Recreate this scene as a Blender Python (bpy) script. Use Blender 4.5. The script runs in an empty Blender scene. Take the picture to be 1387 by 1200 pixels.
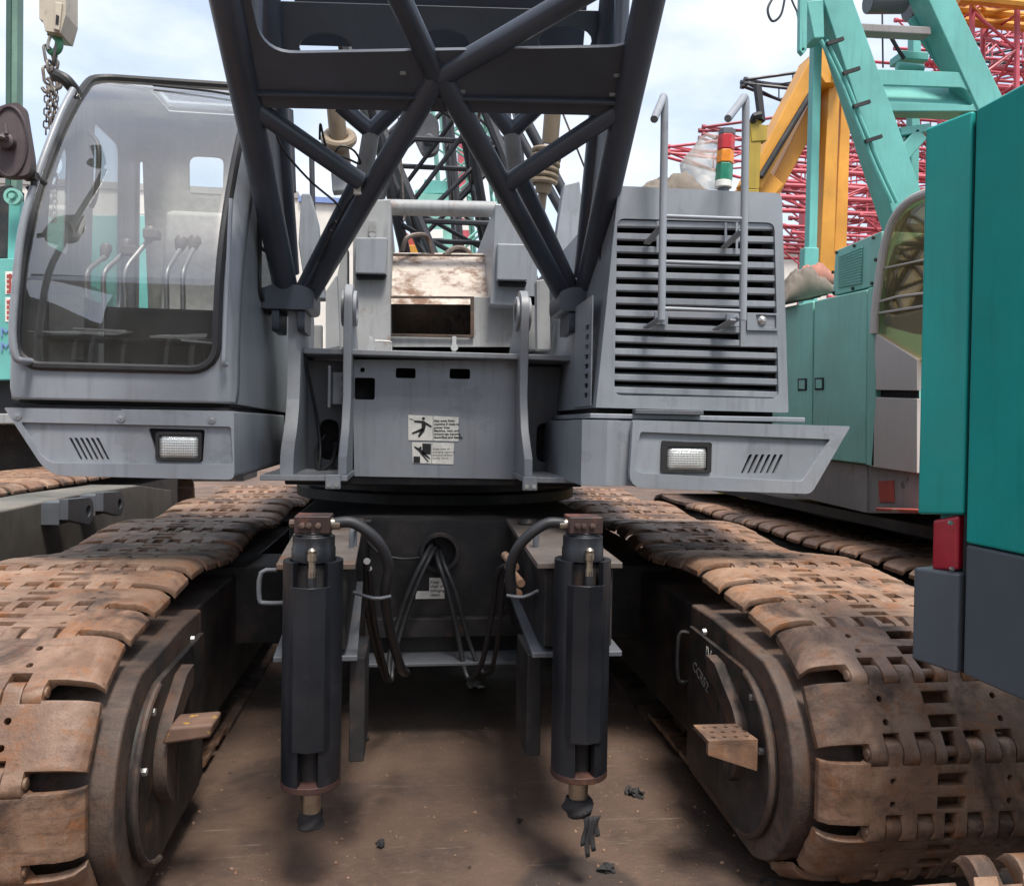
import bpy, bmesh, math, random
from mathutils import Vector, Matrix, geometry
R_ = math.radians
V = Vector
random.seed(7)
scene = bpy.context.scene
COL = scene.collection

# ------------------------------------------------------------------ camera, world, sun, exposure
FPX = 1100.0                       # focal length in pixels of the 1387 px wide photograph
CAM = V((0.0, 0.0, 1.6))
_p, _t, _r = R_(7.13), R_(1.17), R_(1.0)
FWD = V((math.sin(_p)*math.cos(_t), math.cos(_p)*math.cos(_t), -math.sin(_t)))
_R0 = V((math.cos(_p), -math.sin(_p), 0)); _U0 = _R0.cross(FWD)
RGT = _R0*math.cos(_r)+_U0*math.sin(_r); UPV = -_R0*math.sin(_r)+_U0*math.cos(_r)
cam_d = bpy.data.cameras.new('camera'); cam = bpy.data.objects.new('camera', cam_d); COL.objects.link(cam)
cam_d.sensor_fit = 'HORIZONTAL'; cam_d.sensor_width = 36; cam_d.lens = 36*FPX/1387
cam_d.clip_start = 0.05; cam_d.clip_end = 2000
cam.matrix_world = Matrix(((RGT.x, UPV.x, -FWD.x, CAM.x), (RGT.y, UPV.y, -FWD.y, CAM.y), (RGT.z, UPV.z, -FWD.z, CAM.z), (0, 0, 0, 1)))
scene.camera = cam

def ray(px, py): return FWD+RGT*((px-693.5)/FPX)+UPV*((600-py)/FPX)
def at(px, py, Y):                 # point of the plane Y = const that the photograph shows at this pixel
    d = ray(px, py); return CAM+d*(Y/d.y)
def atx(px, py, X):
    d = ray(px, py); return CAM+d*(X/d.x)
def atz(px, py, Z):
    d = ray(px, py); return CAM+d*((Z-CAM.z)/d.z)

SUN_EL, SUN_AZ = R_(66), R_(165)   # azimuth clockwise from +Y; a hazy sun high behind the photographer
world = bpy.data.worlds.new('World'); scene.world = world; world.use_nodes = True
nt = world.node_tree; nt.nodes.clear()
def wn(t): return nt.nodes.new(t)
out = wn('ShaderNodeOutputWorld'); bg = wn('ShaderNodeBackground')
sky = wn('ShaderNodeTexSky'); sky.sky_type = 'NISHITA'; sky.sun_disc = False
sky.sun_elevation = SUN_EL; sky.sun_rotation = SUN_AZ; sky.air_density = 1.0; sky.dust_density = 3.0; sky.ozone_density = 1.0
tc = wn('ShaderNodeTexCoord'); mp = wn('ShaderNodeMapping'); mp.inputs['Scale'].default_value = (1, 1, 2.2)
nz = wn('ShaderNodeTexNoise'); nz.inputs['Scale'].default_value = 2.6; nz.inputs['Detail'].default_value = 8; nz.inputs['Roughness'].default_value = .56
mr = wn('ShaderNodeMapRange'); mr.inputs['From Min'].default_value = .45; mr.inputs['From Max'].default_value = .68; mr.inputs['To Min'].default_value = .37; mr.inputs['To Max'].default_value = 1
mx = wn('ShaderNodeMix'); mx.data_type = 'RGBA'
mx.inputs['B'].default_value = (4.1, 4.25, 4.5, 1)     # bright high cloud, in the units of the physical sky
nt.links.new(tc.outputs['Generated'], mp.inputs['Vector']); nt.links.new(mp.outputs[0], nz.inputs['Vector'])
nt.links.new(nz.outputs['Fac'], mr.inputs['Value']); nt.links.new(mr.outputs[0], mx.inputs['Factor'])
nt.links.new(sky.outputs[0], mx.inputs['A']); nt.links.new(mx.outputs['Result'], bg.inputs['Color'])
bg.inputs['Strength'].default_value = 0.13
nt.links.new(bg.outputs[0], out.inputs['Surface'])

sd = bpy.data.lights.new('sun', 'SUN'); sd.energy = 2.4; sd.angle = R_(14.0); sd.color = (1, .95, .88)
so = bpy.data.objects.new('sun', sd); COL.objects.link(so)
_s = V((math.sin(SUN_AZ)*math.cos(SUN_EL), math.cos(SUN_AZ)*math.cos(SUN_EL), math.sin(SUN_EL)))
so.rotation_euler = _s.to_track_quat('Z', 'Y').to_euler()
scene.view_settings.view_transform = 'Standard'; scene.view_settings.look = 'None'
scene.view_settings.exposure = 1.15; scene.view_settings.gamma = 1.0
scene.cycles.max_bounces = 8; scene.cycles.transparent_max_bounces = 12

# ------------------------------------------------------------------ materials
def new_mat(name):
    m = bpy.data.materials.new(name); m.use_nodes = True
    n = m.node_tree; n.nodes.clear(); return m, n
class N:
    def __init__(s, t): s.t = t
    def __call__(s, k, **kw):
        n = s.t.nodes.new('ShaderNode'+k)
        for a, b in kw.items():
            if hasattr(n, a): setattr(n, a, b)
            else: n.inputs[a.replace('_', ' ')].default_value = b
        return n
    def l(s, a, b): s.t.links.new(a, b)
    def coord(s, scale=(1, 1, 1), rnd=True):
        tcn = s('TexCoord'); m = s('Mapping'); m.inputs['Scale'].default_value = scale
        s.l(tcn.outputs['Object'], m.inputs['Vector'])
        if rnd:
            oi = s('ObjectInfo'); mu = s('Math', operation='MULTIPLY'); mu.inputs[1].default_value = 37.0
            s.l(oi.outputs['Random'], mu.inputs[0]); s.l(mu.outputs[0], m.inputs['Location'])
        return m.outputs[0]
    def noise(s, vec, scale, detail=5, rough=.6, dist=0.0):
        n = s('TexNoise'); n.inputs['Scale'].default_value = scale; n.inputs['Detail'].default_value = detail
        n.inputs['Roughness'].default_value = rough; n.inputs['Distortion'].default_value = dist
        s.l(vec, n.inputs['Vector']); return n.outputs['Fac']
    def rng(s, v, a, b, c=0., d=1.):
        m = s('MapRange'); m.inputs['From Min'].default_value = a; m.inputs['From Max'].default_value = b
        m.inputs['To Min'].default_value = c; m.inputs['To Max'].default_value = d
        s.l(v, m.inputs['Value']); return m.outputs[0]
    def mix(s, f, a, b):
        m = s('Mix'); m.data_type = 'RGBA'
        for val, key in ((f, 'Factor'), (a, 'A'), (b, 'B')):
            if hasattr(val, 'links'): s.l(val, m.inputs[key])
            elif key == 'Factor': m.inputs[key].default_value = val
            else: m.inputs[key].default_value = (*val, 1)
        return m.outputs['Result']
    def fin(s, col, rough, metal=0., bump=None, bstr=.2, bdist=.01, spec=.5, coat=0.):
        p = s('BsdfPrincipled'); o = s('OutputMaterial')
        for val, key in ((col, 'Base Color'), (rough, 'Roughness'), (metal, 'Metallic')):
            if hasattr(val, 'links'): s.l(val, p.inputs[key])
            elif key == 'Base Color': p.inputs[key].default_value = (*val, 1)
            else: p.inputs[key].default_value = val
        p.inputs['Specular IOR Level'].default_value = spec
        p.inputs['Coat Weight'].default_value = coat; p.inputs['Coat Roughness'].default_value = .15
        if bump is not None:
            b = s('Bump'); b.inputs['Strength'].default_value = bstr; b.inputs['Distance'].default_value = bdist
            s.l(bump, b.inputs['Height']); s.l(b.outputs[0], p.inputs['Normal'])
        s.l(p.outputs[0], o.inputs['Surface']); return p

def paint(name, c, rough=.45, var=.12, streak=.12, rust=0., rustc=(.16, .07, .03), dust=.0, bump=.05, scale=1., coat=0., spec=.5, chips=0., chipc=(.25, .24, .23)):
    m, t = new_mat(name); n = N(t); v = n.coord(); vs = n.coord((9, 9, .7))
    big = n.noise(v, 1.6*scale, 4); fine = n.noise(v, 28*scale, 4); st = n.noise(vs, 3*scale, 4)
    dk = tuple(x*(1-var*2) for x in c); lt = tuple(min(1, x*(1+var*1.3)) for x in c)
    col = n.mix(n.rng(big, .3, .7), dk, lt)
    col = n.mix(n.rng(st, .52, .75, 0, streak*2.2), col, tuple(x*.55 for x in c))
    col = n.mix(n.rng(fine, .55, .8, 0, .25), col, tuple(x*.8 for x in c))
    if dust: col = n.mix(n.rng(n.noise(v, 4*scale, 6, .7), .45, .75, 0, dust), col, (.33, .27, .22))
    if chips: col = n.mix(n.rng(n.noise(v, 5*scale, 8, .62), .62, .635, 0, chips), col, chipc)
    if rust:
        rm = n.rng(n.noise(v, 6*scale, 8, .7), .62-.14*rust, .72-.1*rust, 0, min(1, rust*1.3))
        col = n.mix(rm, col, rustc)
    rg = n.rng(big, .3, .7, rough*.8, min(1, rough*1.25))
    h = n('Math', operation='ADD'); n.l(fine, h.inputs[0]); n.l(big, h.inputs[1])
    n.fin(col, rg, 0, h.outputs[0], bump, .01, spec, coat); return m

def rusty(name, base=(.182, .098, .060), dark=(.038, .024, .019), orange=(.27, .105, .034), pale=(.335, .215, .146), rough=.55, metal=.0, bstr=.45):
    m, t = new_mat(name); n = N(t); v = n.coord(); vs = n.coord((26, 2.2, 2.2)); vt = n.coord((2.2, 26, 2.2))
    a = n.noise(v, 4.2, 8, .62, .4); b = n.noise(v, 9, 9, .72, .8); c = n.noise(v, 95, 4, .7); d = n.noise(v, 2.6, 9, .68, .5); e = n.noise(v, 30, 6, .7)
    col = n.mix(n.rng(a, .38, .66), base, pale)
    col = n.mix(n.rng(b, .52, .61, 0, .68), col, orange)
    col = n.mix(n.rng(n.noise(vs, 2.0, 5, .6), .58, .72, 0, .45), col, pale)
    col = n.mix(n.rng(n.noise(vt, 2.0, 5, .6), .58, .72, 0, .5), col, dark)
    col = n.mix(n.rng(d, .50, .63, 0, .88), col, dark)
    col = n.mix(n.rng(e, .57, .68, 0, .6), col, tuple(x*.6 for x in base))
    col = n.mix(n.rng(c, .60, .72, 0, .6), col, dark)
    oi = n('ObjectInfo'); hs = n('HueSaturation'); n.l(n.rng(oi.outputs['Random'], 0, 1, .78, 1.15), hs.inputs['Value']); n.l(col, hs.inputs['Color'])
    h = n('Math', operation='ADD'); n.l(c, h.inputs[0]); n.l(e, h.inputs[1])
    n.fin(hs.outputs[0], n.rng(d, .3, .7, rough*.65, min(1, rough*1.4)), metal, h.outputs[0], bstr, .004); return m

def plain(name, c, rough=.5, metal=0., spec=.5, coat=0.):
    m, t = new_mat(name); n = N(t); v = n.coord()
    f = n.noise(v, 24, 4)
    n.fin(n.mix(n.rng(f, .35, .7), tuple(x*.85 for x in c), tuple(min(1, x*1.1) for x in c)), n.rng(f, .3, .7, rough*.85, min(1, rough*1.15)), metal, f, .08, .004, spec, coat); return m

def glass(name, tint=(.86, .92, .9), refl=.9, dirt=.12, rough=.0):
    m, t = new_mat(name); n = N(t); v = n.coord()
    tr = n('BsdfTransparent'); tr.inputs['Color'].default_value = (*tint, 1)
    gl = n('BsdfGlossy'); gl.inputs['Roughness'].default_value = rough
    fr = n('Fresnel'); fr.inputs['IOR'].default_value = 1.6
    mu = n('Math', operation='MULTIPLY'); mu.inputs[1].default_value = refl; n.l(fr.outputs[0], mu.inputs[0])
    m1 = n('MixShader'); n.l(mu.outputs[0], m1.inputs[0]); n.l(tr.outputs[0], m1.inputs[1]); n.l(gl.outputs[0], m1.inputs[2])
    df = n('BsdfDiffuse'); df.inputs['Color'].default_value = (.55, .53, .48, 1)
    m2 = n('MixShader'); n.l(n.rng(n.noise(v, 2.6, 6, .65), .4, .8, dirt*.35, dirt), m2.inputs[0]); n.l(m1.outputs[0], m2.inputs[1]); n.l(df.outputs[0], m2.inputs[2])
    o = n('OutputMaterial'); n.l(m2.outputs[0], o.inputs['Surface']); return m

M = {}
M['gray'] = paint('grey_machine_paint', (.25, .272, .302), .36, .10, .24, rust=.04, dust=.12, chips=.22, chipc=(.11, .11, .115), bump=.08)
M['gray_dark'] = paint('dark_grey_paint', (.10, .108, .122), .5, .15, .2, rust=.25)
M['gray_cast'] = paint('grey_painted_plate_steel', (.26, .275, .295), .45, .12, .2, rust=.2)
M['gray_pale'] = paint('faded_pale_grey_paint', (.29, .30, .305), .6, .12, .3, rust=.45)
M['rustpale'] = paint('pale_paint_with_rust', (.46, .41, .36), .75, .15, .3, rust=.95, rustc=(.15, .085, .055))
M['black'] = paint('black_blue_paint', (.050, .060, .082), .36, .2, .1, bump=.06)
M['jack'] = paint('worn_black_paint', (.008, .010, .0145), .40, .25, .15, dust=.03, rust=.08, bump=.12, chips=.12, chipc=(.06, .06, .062))
M['undercar'] = paint('grimy_black_underbody', (.009, .0095, .012), .6, .3, .2, rust=.3, dust=.12)
M['frame'] = paint('grimy_track_frame', (.02, .018, .018), .55, .3, .2, rust=.5, rustc=(.12, .06, .035), dust=.2)
M['shoe'] = rusty('rusty_track_steel')
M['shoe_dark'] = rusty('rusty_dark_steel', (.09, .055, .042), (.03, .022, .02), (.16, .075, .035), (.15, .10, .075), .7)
M['rustband'] = rusty('rust_brown_casing', (.058, .037, .029), (.016, .014, .014), (.12, .054, .028), (.12, .085, .065), .7)
M['dirt'] = rusty('caked_tan_dirt', (.34, .25, .17), (.16, .11, .08), (.36, .21, .1), (.45, .36, .26), .95)
M['rubber'] = plain('black_rubber', (.018, .018, .019), .55)
M['hose'] = plain('black_hydraulic_hose', (.022, .023, .026), .5)
M['steel'] = plain('bare_steel', (.42, .37, .30), .32, .9)
M['chrome'] = plain('bright_zinc_bolt', (.6, .6, .58), .35, .8)
M['glass'] = glass('windscreen_glass', (.95, .965, .955), 2.9, .09)
M['glass_plain'] = glass('side_window_glass', (.93, .96, .95), .6, .04)
M['glass_olive'] = glass('tinted_olive_glass', (.74, .66, .46), .6, .08)
M['interior'] = plain('grey_cab_trim', (.34, .34, .33), .7)
M['interior_dark'] = plain('dark_cab_trim', (.03, .03, .033), .6)
M['liner'] = plain('pale_cab_headliner', (.55, .56, .54), .8)
M['knob'] = plain('grey_lever_knob', (.12, .11, .10), .4)
M['rod'] = plain('pale_lever_rod', (.30, .30, .30), .4, .4)
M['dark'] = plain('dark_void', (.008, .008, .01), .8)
M['white'] = plain('white_sticker', (.72, .71, .66), .55)
M['ink'] = plain('black_print', (.012, .012, .014), .6)
M['chalk'] = plain('white_chalk', (.27, .27, .26), .9)
M['teal_dark'] = paint('deep_teal_paint', (.009, .315, .285), .4, .08, .14, bump=.05, spec=.35, dust=.04)
M['slate'] = paint('slate_grey_paint', (.085, .10, .115), .4, .06, .06, bump=.03)
M['teal'] = paint('weathered_teal_paint', (.19, .44, .37), .5, .12, .18, dust=.1)
M['teal_deep'] = paint('teal_steel_paint', (.115, .38, .345), .45, .12, .15, dust=.05)
M['beige'] = paint('warm_grey_panel_paint', (.42, .39, .36), .5, .05, .08)
M['patchy'] = paint('scraped_grey_paint', (.23, .22, .215), .6, .15, .3, rust=.35, chips=.9, chipc=(.08, .08, .085))
M['redpaint'] = paint('flaking_red_paint', (.36, .06, .045), .6, .2, .2, chips=.4, chipc=(.35, .33, .3))
M['yellow'] = paint('orange_yellow_paint', (.62, .29, .035), .45, .12, .12, rust=.15)
M['mustard'] = paint('mustard_paint', (.38, .27, .03), .55, .15, .2)
M['ochre'] = paint('ochre_cylinder_paint', (.21, .16, .105), .5, .2, .3, rust=.3)
M['red'] = paint('red_lattice_paint', (.50, .085, .115), .5, .2, .1, dust=.12)
M['darkred'] = paint('dark_red_lattice_paint', (.30, .06, .075), .55, .2, .1, dust=.1)
M['blacksteel'] = paint('black_lattice_paint', (.035, .038, .045), .5, .2, .1)
M['purple'] = paint('purple_black_mirror_back', (.062, .045, .05), .55, .15, .2, dust=.1)
M['cream'] = paint('cream_block_paint', (.47, .42, .33), .5, .12, .25, rust=.35)
M['hookgreen'] = paint('green_hook_paint', (.06, .26, .13), .45, .15, .1)
M['chain'] = rusty('grey_chain_steel', (.15, .135, .12), (.06, .05, .045), (.2, .12, .07), (.24, .22, .2), .5, .4)
M['tarp'] = plain('grey_brown_tarpaulin', (.16, .135, .11), .85)
M['tarp_red'] = plain('faded_red_cloth', (.36, .16, .12), .85)
M['rag'] = plain('oily_black_rag', (.03, .028, .03), .9)
M['lens_red'] = plain('red_lens', (.36, .012, .03), .2, 0, .6, .4)
M['lens_rg'] = plain('red_signal_lens', (.5, .03, .04), .25)
M['lens_am'] = plain('amber_signal_lens', (.72, .24, .02), .25)
M['lens_gr'] = plain('green_signal_lens', (.02, .2, .12), .25)
M['plastic'] = glass('clear_plastic_bag', (.97, .97, .97), .5, .6, .3)
M['wall'] = paint('pale_warehouse_wall', (.62, .60, .55), .8, .05, .12)
M['wall_grey'] = paint('grey_cladding', (.30, .29, .28), .7, .08, .15)
M['blue'] = paint('blue_fascia_paint', (.16, .24, .48), .6, .06, .1)
M['roof'] = paint('blue_roof_sheet', (.33, .38, .52), .6, .06, .1)
M['rope'] = rusty('wire_rope_steel', (.11, .085, .07), (.04, .03, .03), (.2, .1, .05), (.2, .17, .15), .6, .3)

def lens_material():
    m, t = new_mat('ribbed_lamp_glass'); n = N(t); tcn = n('TexCoord')
    w = n('TexWave', wave_type='BANDS', bands_direction='X'); w.inputs['Scale'].default_value = 45; n.l(tcn.outputs['Object'], w.inputs['Vector'])
    w2 = n('TexWave', wave_type='BANDS', bands_direction='Z'); w2.inputs['Scale'].default_value = 30; n.l(tcn.outputs['Object'], w2.inputs['Vector'])
    mu = n('Math', operation='MULTIPLY'); n.l(w.outputs['Fac'], mu.inputs[0]); n.l(w2.outputs['Fac'], mu.inputs[1])
    n.fin(n.mix(mu.outputs[0], (.42, .44, .43), (.85, .86, .83)), .18, .35, mu.outputs[0], .5, .004, .6, .6); return m
M['lens'] = lens_material()

def ground_material():
    m, t = new_mat('oily_dirt_ground'); n = N(t); tcn = n('TexCoord'); v = tcn.outputs['Object']
    a = n.noise(v, .55, 6, .6, .3); b = n.noise(v, 2.6, 8, .65); c = n.noise(v, 24, 5, .7); d = n.noise(v, 90, 3)
    col = n.mix(n.rng(a, .35, .65), (.082, .051, .036), (.175, .112, .080))
    col = n.mix(n.rng(b, .48, .66, 0, .85), col, (.075, .05, .04))
    col = n.mix(n.rng(c, .58, .75, 0, .5), col, (.27, .20, .155))
    col = n.mix(n.rng(d, .6, .75, 0, .4), col, (.06, .042, .035))
    # scratches
    mpn = n('Mapping'); mpn.inputs['Scale'].default_value = (1.2, 16, 1); mpn.inputs['Rotation'].default_value = (0, 0, .45); n.l(v, mpn.inputs['Vector'])
    s = n.noise(mpn.outputs[0], 1.3, 5, .7); col = n.mix(n.rng(s, .62, .70, 0, .6), col, (.33, .26, .21))
    # darker round patch with its own outline below the right jack
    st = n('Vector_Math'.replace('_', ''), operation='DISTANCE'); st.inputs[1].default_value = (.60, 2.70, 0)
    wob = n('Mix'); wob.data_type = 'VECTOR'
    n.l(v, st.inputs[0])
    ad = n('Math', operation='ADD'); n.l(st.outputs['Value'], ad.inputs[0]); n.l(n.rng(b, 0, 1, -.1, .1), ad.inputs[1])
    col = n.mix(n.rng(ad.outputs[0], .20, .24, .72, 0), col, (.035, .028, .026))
    sp = n.noise(v, 45, 6, .75); col = n.mix(n.rng(sp, .62, .68, 0, .7), col, (.03, .024, .022)); col = n.mix(n.rng(n.noise(v, 60, 4, .7), .66, .72, 0, .6), col, (.36, .29, .24))
    oil = n.noise(v, 1.1, 7, .66, .4); col = n.mix(n.rng(oil, .54, .64, 0, .7), col, (.05, .036, .031))
    h = n('Math', operation='ADD'); n.l(c, h.inputs[0]); n.l(sp, h.inputs[1])
    n.fin(col, n.rng(oil, .45, .65, .9, .5), 0, h.outputs[0], .6, .02); return m
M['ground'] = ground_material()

# ------------------------------------------------------------------ mesh building
ORG = {}                           # world origin of every built object
class MB:
    def __init__(s): s.v = []; s.f = []; s.k = []
    def add(s, vs, fs):
        s.k.append((vs, fs)); o = len(s.v); s.v += [V(p) for p in vs]; s.f += [tuple(i+o for i in f) for f in fs]; return s
    def hexa(s, p): return s.add(p, [(0, 3, 2, 1), (4, 5, 6, 7), (0, 1, 5, 4), (1, 2, 6, 5), (2, 3, 7, 6), (3, 0, 4, 7)])
    def box(s, a, b):              # axis-aligned between two corners
        x0, x1 = sorted((a[0], b[0])); y0, y1 = sorted((a[1], b[1])); z0, z1 = sorted((a[2], b[2]))
        return s.hexa([(x0, y0, z0), (x1, y0, z0), (x1, y1, z0), (x0, y1, z0), (x0, y0, z1), (x1, y0, z1), (x1, y1, z1), (x0, y1, z1)])
    def obox(s, c, ax, ay, az):    # centre and three half-axis vectors
        c, ax, ay, az = V(c), V(ax), V(ay), V(az)
        return s.hexa([c-ax-ay-az, c+ax-ay-az, c+ax+ay-az, c-ax+ay-az, c-ax-ay+az, c+ax-ay+az, c+ax+ay+az, c-ax+ay+az])
    def bar(s, p, q, w, h, up=(0, 0, 1)):   # rectangular bar from p to q
        p, q = V(p), V(q); d = (q-p); l = d.length; d = d/l
        a = d.cross(V(up)); a = a.normalized() if a.length > 1e-4 else V((1, 0, 0)); b = a.cross(d)
        return s.obox((p+q)/2, d*l/2, a*w/2, b*h/2)
    def tube(s, p, q, r, r2=None, seg=14, cap=True):
        p, q = V(p), V(q); r2 = r if r2 is None else r2
        d = (q-p).normalized(); a = d.orthogonal().normalized(); b = d.cross(a)
        vs = []
        for c, rr in ((p, r), (q, r2)):
            for i in range(seg):
                t = 2*math.pi*i/seg; vs.append(c+(a*math.cos(t)+b*math.sin(t))*rr)
        fs = [(i, (i+1) % seg, seg+(i+1) % seg, seg+i) for i in range(seg)]
        if cap: fs += [tuple(reversed(range(seg))), tuple(range(seg, 2*seg))]
        return s.add(vs, fs)
    def ring(s, p, q, r, ri, seg=24):       # hollow cylinder
        p, q = V(p), V(q); d = (q-p).normalized(); a = d.orthogonal().normalized(); b = d.cross(a); vs = []
        for c, rr in ((p, r), (q, r), (q, ri), (p, ri)):
            for i in range(seg):
                t = 2*math.pi*i/seg; vs.append(c+(a*math.cos(t)+b*math.sin(t))*rr)
        fs = []
        for k in range(4):
            k2 = (k+1) % 4
            fs += [(k*seg+i, k*seg+(i+1) % seg, k2*seg+(i+1) % seg, k2*seg+i) for i in range(seg)]
        return s.add(vs, fs)
    def path(s, pts, r, seg=10, smooth=6, cap=True):
        pts = [V(p) for p in pts]
        if smooth and len(pts) > 2: pts = spline(pts, smooth)
        n = len(pts); prev = None; vs = []
        for i in range(n):
            d = (pts[min(i+1, n-1)]-pts[max(i-1, 0)]).normalized()
            if prev is None: a = d.orthogonal().normalized()
            else:
                a = prev-d*prev.dot(d); a = a.normalized() if a.length > 1e-6 else d.orthogonal().normalized()
            prev = a; b = d.cross(a); rr = r(i/(n-1)) if callable(r) else r
            for k in range(seg):
                t = 2*math.pi*k/seg; vs.append(pts[i]+(a*math.cos(t)+b*math.sin(t))*rr)
        fs = [(i*seg+k, i*seg+(k+1) % seg, (i+1)*seg+(k+1) % seg, (i+1)*seg+k) for i in range(n-1) for k in range(seg)]
        if cap: fs += [tuple(reversed(range(seg))), tuple(range((n-1)*seg, n*seg))]
        return s.add(vs, fs)
    def loop(s, pts, r, seg=8):             # closed tube
        pts = [V(p) for p in pts]; n = len(pts); vs = []; prev = None
        for i in range(n):
            d = (pts[(i+1) % n]-pts[i-1]).normalized()
            if prev is None: a = d.orthogonal().normalized()
            else: a = (prev-d*prev.dot(d)).normalized()
            prev = a; b = d.cross(a)
            for k in range(seg):
                t = 2*math.pi*k/seg; vs.append(pts[i]+(a*math.cos(t)+b*math.sin(t))*r)
        return s.add(vs, [(i*seg+k, i*seg+(k+1) % seg, ((i+1) % n)*seg+(k+1) % seg, ((i+1) % n)*seg+k) for i in range(n) for k in range(seg)])
    def plate(s, outer, o, u, v, th, holes=()):   # 2D outline (with holes) in frame o,u,v extruded by vector th
        o, u, v, th = V(o), V(u), V(v), V(th)
        loops = [[V((p[0], p[1], 0)) for p in outer]]+[[V((p[0], p[1], 0)) for p in h] for h in holes]
        tris = geometry.tessellate_polygon(loops); flat = [p for l in loops for p in l]; n = len(flat)
        P = [o+u*p.x+v*p.y for p in flat]; vs = P+[p+th for p in P]; fs = []
        nrm = u.cross(v); flip = nrm.dot(th) > 0
        for t in tris:
            a, b, c = flat[t[0]], flat[t[1]], flat[t[2]]
            ccw = ((b-a).cross(c-a)).z > 0; t = tuple(t) if ccw else tuple(reversed(t))
            bt = tuple(reversed(t)) if flip else t
            fs.append(bt); fs.append(tuple(i+n for i in reversed(bt)))
        k = 0
        for l in loops:
            m = len(l); fs += [(k+i, k+(i+1) % m, k+(i+1) % m+n, k+i+n) for i in range(m)]; k += m
        return s.add(vs, fs)
    def lathe(s, prof, base, axis=(0, 0, 1), seg=24, cap=True):   # prof: (radius, height)
        base, ax = V(base), V(axis).normalized(); a = ax.orthogonal().normalized(); b = ax.cross(a); vs = []
        for r, h in prof:
            for i in range(seg):
                t = 2*math.pi*i/seg; vs.append(base+ax*h+(a*math.cos(t)+b*math.sin(t))*r)
        n = len(prof); fs = [(k*seg+i, k*seg+(i+1) % seg, (k+1)*seg+(i+1) % seg, (k+1)*seg+i) for k in range(n-1) for i in range(seg)]
        if cap: fs += [tuple(reversed(range(seg))), tuple(range((n-1)*seg, n*seg))]
        return s.add(vs, fs)
    def grid(s, rows, close=False):
        nr, nc = len(rows), len(rows[0]); fs = []
        for i in range(nr-1):
            for j in range(nc if close else nc-1): fs.append((i*nc+j, i*nc+(j+1) % nc, (i+1)*nc+(j+1) % nc, (i+1)*nc+j))
        return s.add([p for r in rows for p in r], fs)
    def build(s, name, mat, parent=None, bevel=0., ang=35, seg=2, smooth=True, base=None, solid=0.):
        xs = [p.x for p in s.v]; ys = [p.y for p in s.v]; zs = [p.z for p in s.v]
        o = V(base) if base is not None else V(((min(xs)+max(xs))/2, (min(ys)+max(ys))/2, min(zs)))
        me = bpy.data.meshes.new(name); me.from_pydata([p-o for p in s.v], [], s.f); me.validate()
        bm = bmesh.new(); bm.from_mesh(me); bmesh.ops.remove_doubles(bm, verts=bm.verts, dist=1e-5)
        bmesh.ops.recalc_face_normals(bm, faces=bm.faces); bm.to_mesh(me); bm.free()
        me.materials.append(M[mat] if isinstance(mat, str) else mat)
        if smooth: me.shade_smooth(); me.set_sharp_from_angle(angle=R_(ang))
        ob = bpy.data.objects.new(name, me); COL.objects.link(ob)
        ORG[ob.name] = o
        if parent is not None: ob.parent = parent; ob.location = o-ORG[parent.name]
        else: ob.location = o
        if solid:
            m = ob.modifiers.new('thickness', 'SOLIDIFY'); m.thickness = solid; m.offset = 0
        if bevel:
            m = ob.modifiers.new('bevel', 'BEVEL'); m.width = bevel; m.segments = seg; m.limit_method = 'ANGLE'; m.angle_limit = R_(40); m.harden_normals = True
        return ob
def build_each(mb, name, mat, parent=None, bevel=0., **kw):      # every piece an object of its own
    return [MB().add(v, f).build(name, mat, parent, bevel, **kw) for v, f in mb.k]
MB.build_each = build_each
def spline(pts, k):
    out = []
    for i in range(len(pts)-1):
        p0 = pts[max(i-1, 0)]; p1 = pts[i]; p2 = pts[i+1]; p3 = pts[min(i+2, len(pts)-1)]
        for j in range(k):
            t = j/k; out.append(.5*((2*p1)+(p2-p0)*t+(2*p0-5*p1+4*p2-p3)*t*t+(3*p1-p0-3*p2+p3)*t**3))
    out.append(pts[-1]); return out
def thing(name, label, cat, loc=(0, 0, 0), group=None):
    o = bpy.data.objects.new(name, None); COL.objects.link(o); o.location = loc; o.empty_display_size = .2; ORG[o.name] = V(loc)
    o['label'] = label; o['category'] = cat
    if group: o['group'] = group
    return o
def tag(o, label, cat, group=None):
    o['label'] = label; o['category'] = cat
    if group: o['group'] = group
    return o
def struct(o): o['kind'] = 'structure'; return o
def rrect(x0, y0, x1, y1, r, k=5):
    pts = []
    for cx, cy, a0 in ((x1-r, y0+r, -90), (x1-r, y1-r, 0), (x0+r, y1-r, 90), (x0+r, y0+r, 180)):
        for i in range(k+1):
            a = R_(a0+90*i/k); pts.append((cx+r*math.cos(a), cy+r*math.sin(a)))
    return pts
def rpoly(pts, r, k=4):            # polygon with rounded corners
    out = []; n = len(pts)
    for i in range(n):
        p = V((*pts[i], 0)); a = V((*pts[i-1], 0)); b = V((*pts[(i+1) % n], 0)); rr = r[i] if isinstance(r, (list, tuple)) else r
        if rr <= 0: out.append((p.x, p.y)); continue
        pa = p+(a-p).normalized()*rr; pb = p+(b-p).normalized()*rr
        for j in range(k+1):
            t = j/k; q = pa*(1-t)**2+p*2*t*(1-t)+pb*t*t; out.append((q.x, q.y))
    return out
def circle(cx, cy, r, k=20): return [(cx+r*math.cos(2*math.pi*i/k), cy+r*math.sin(2*math.pi*i/k)) for i in range(k)]
def oval(cx, cy, rx, ry, k=20): return [(cx+rx*math.cos(2*math.pi*i/k), cy+ry*math.sin(2*math.pi*i/k)) for i in range(k)]
def XZ(px, Y): return [(lambda q: (q.x, q.z))(at(*p, Y)) for p in px]
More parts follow.
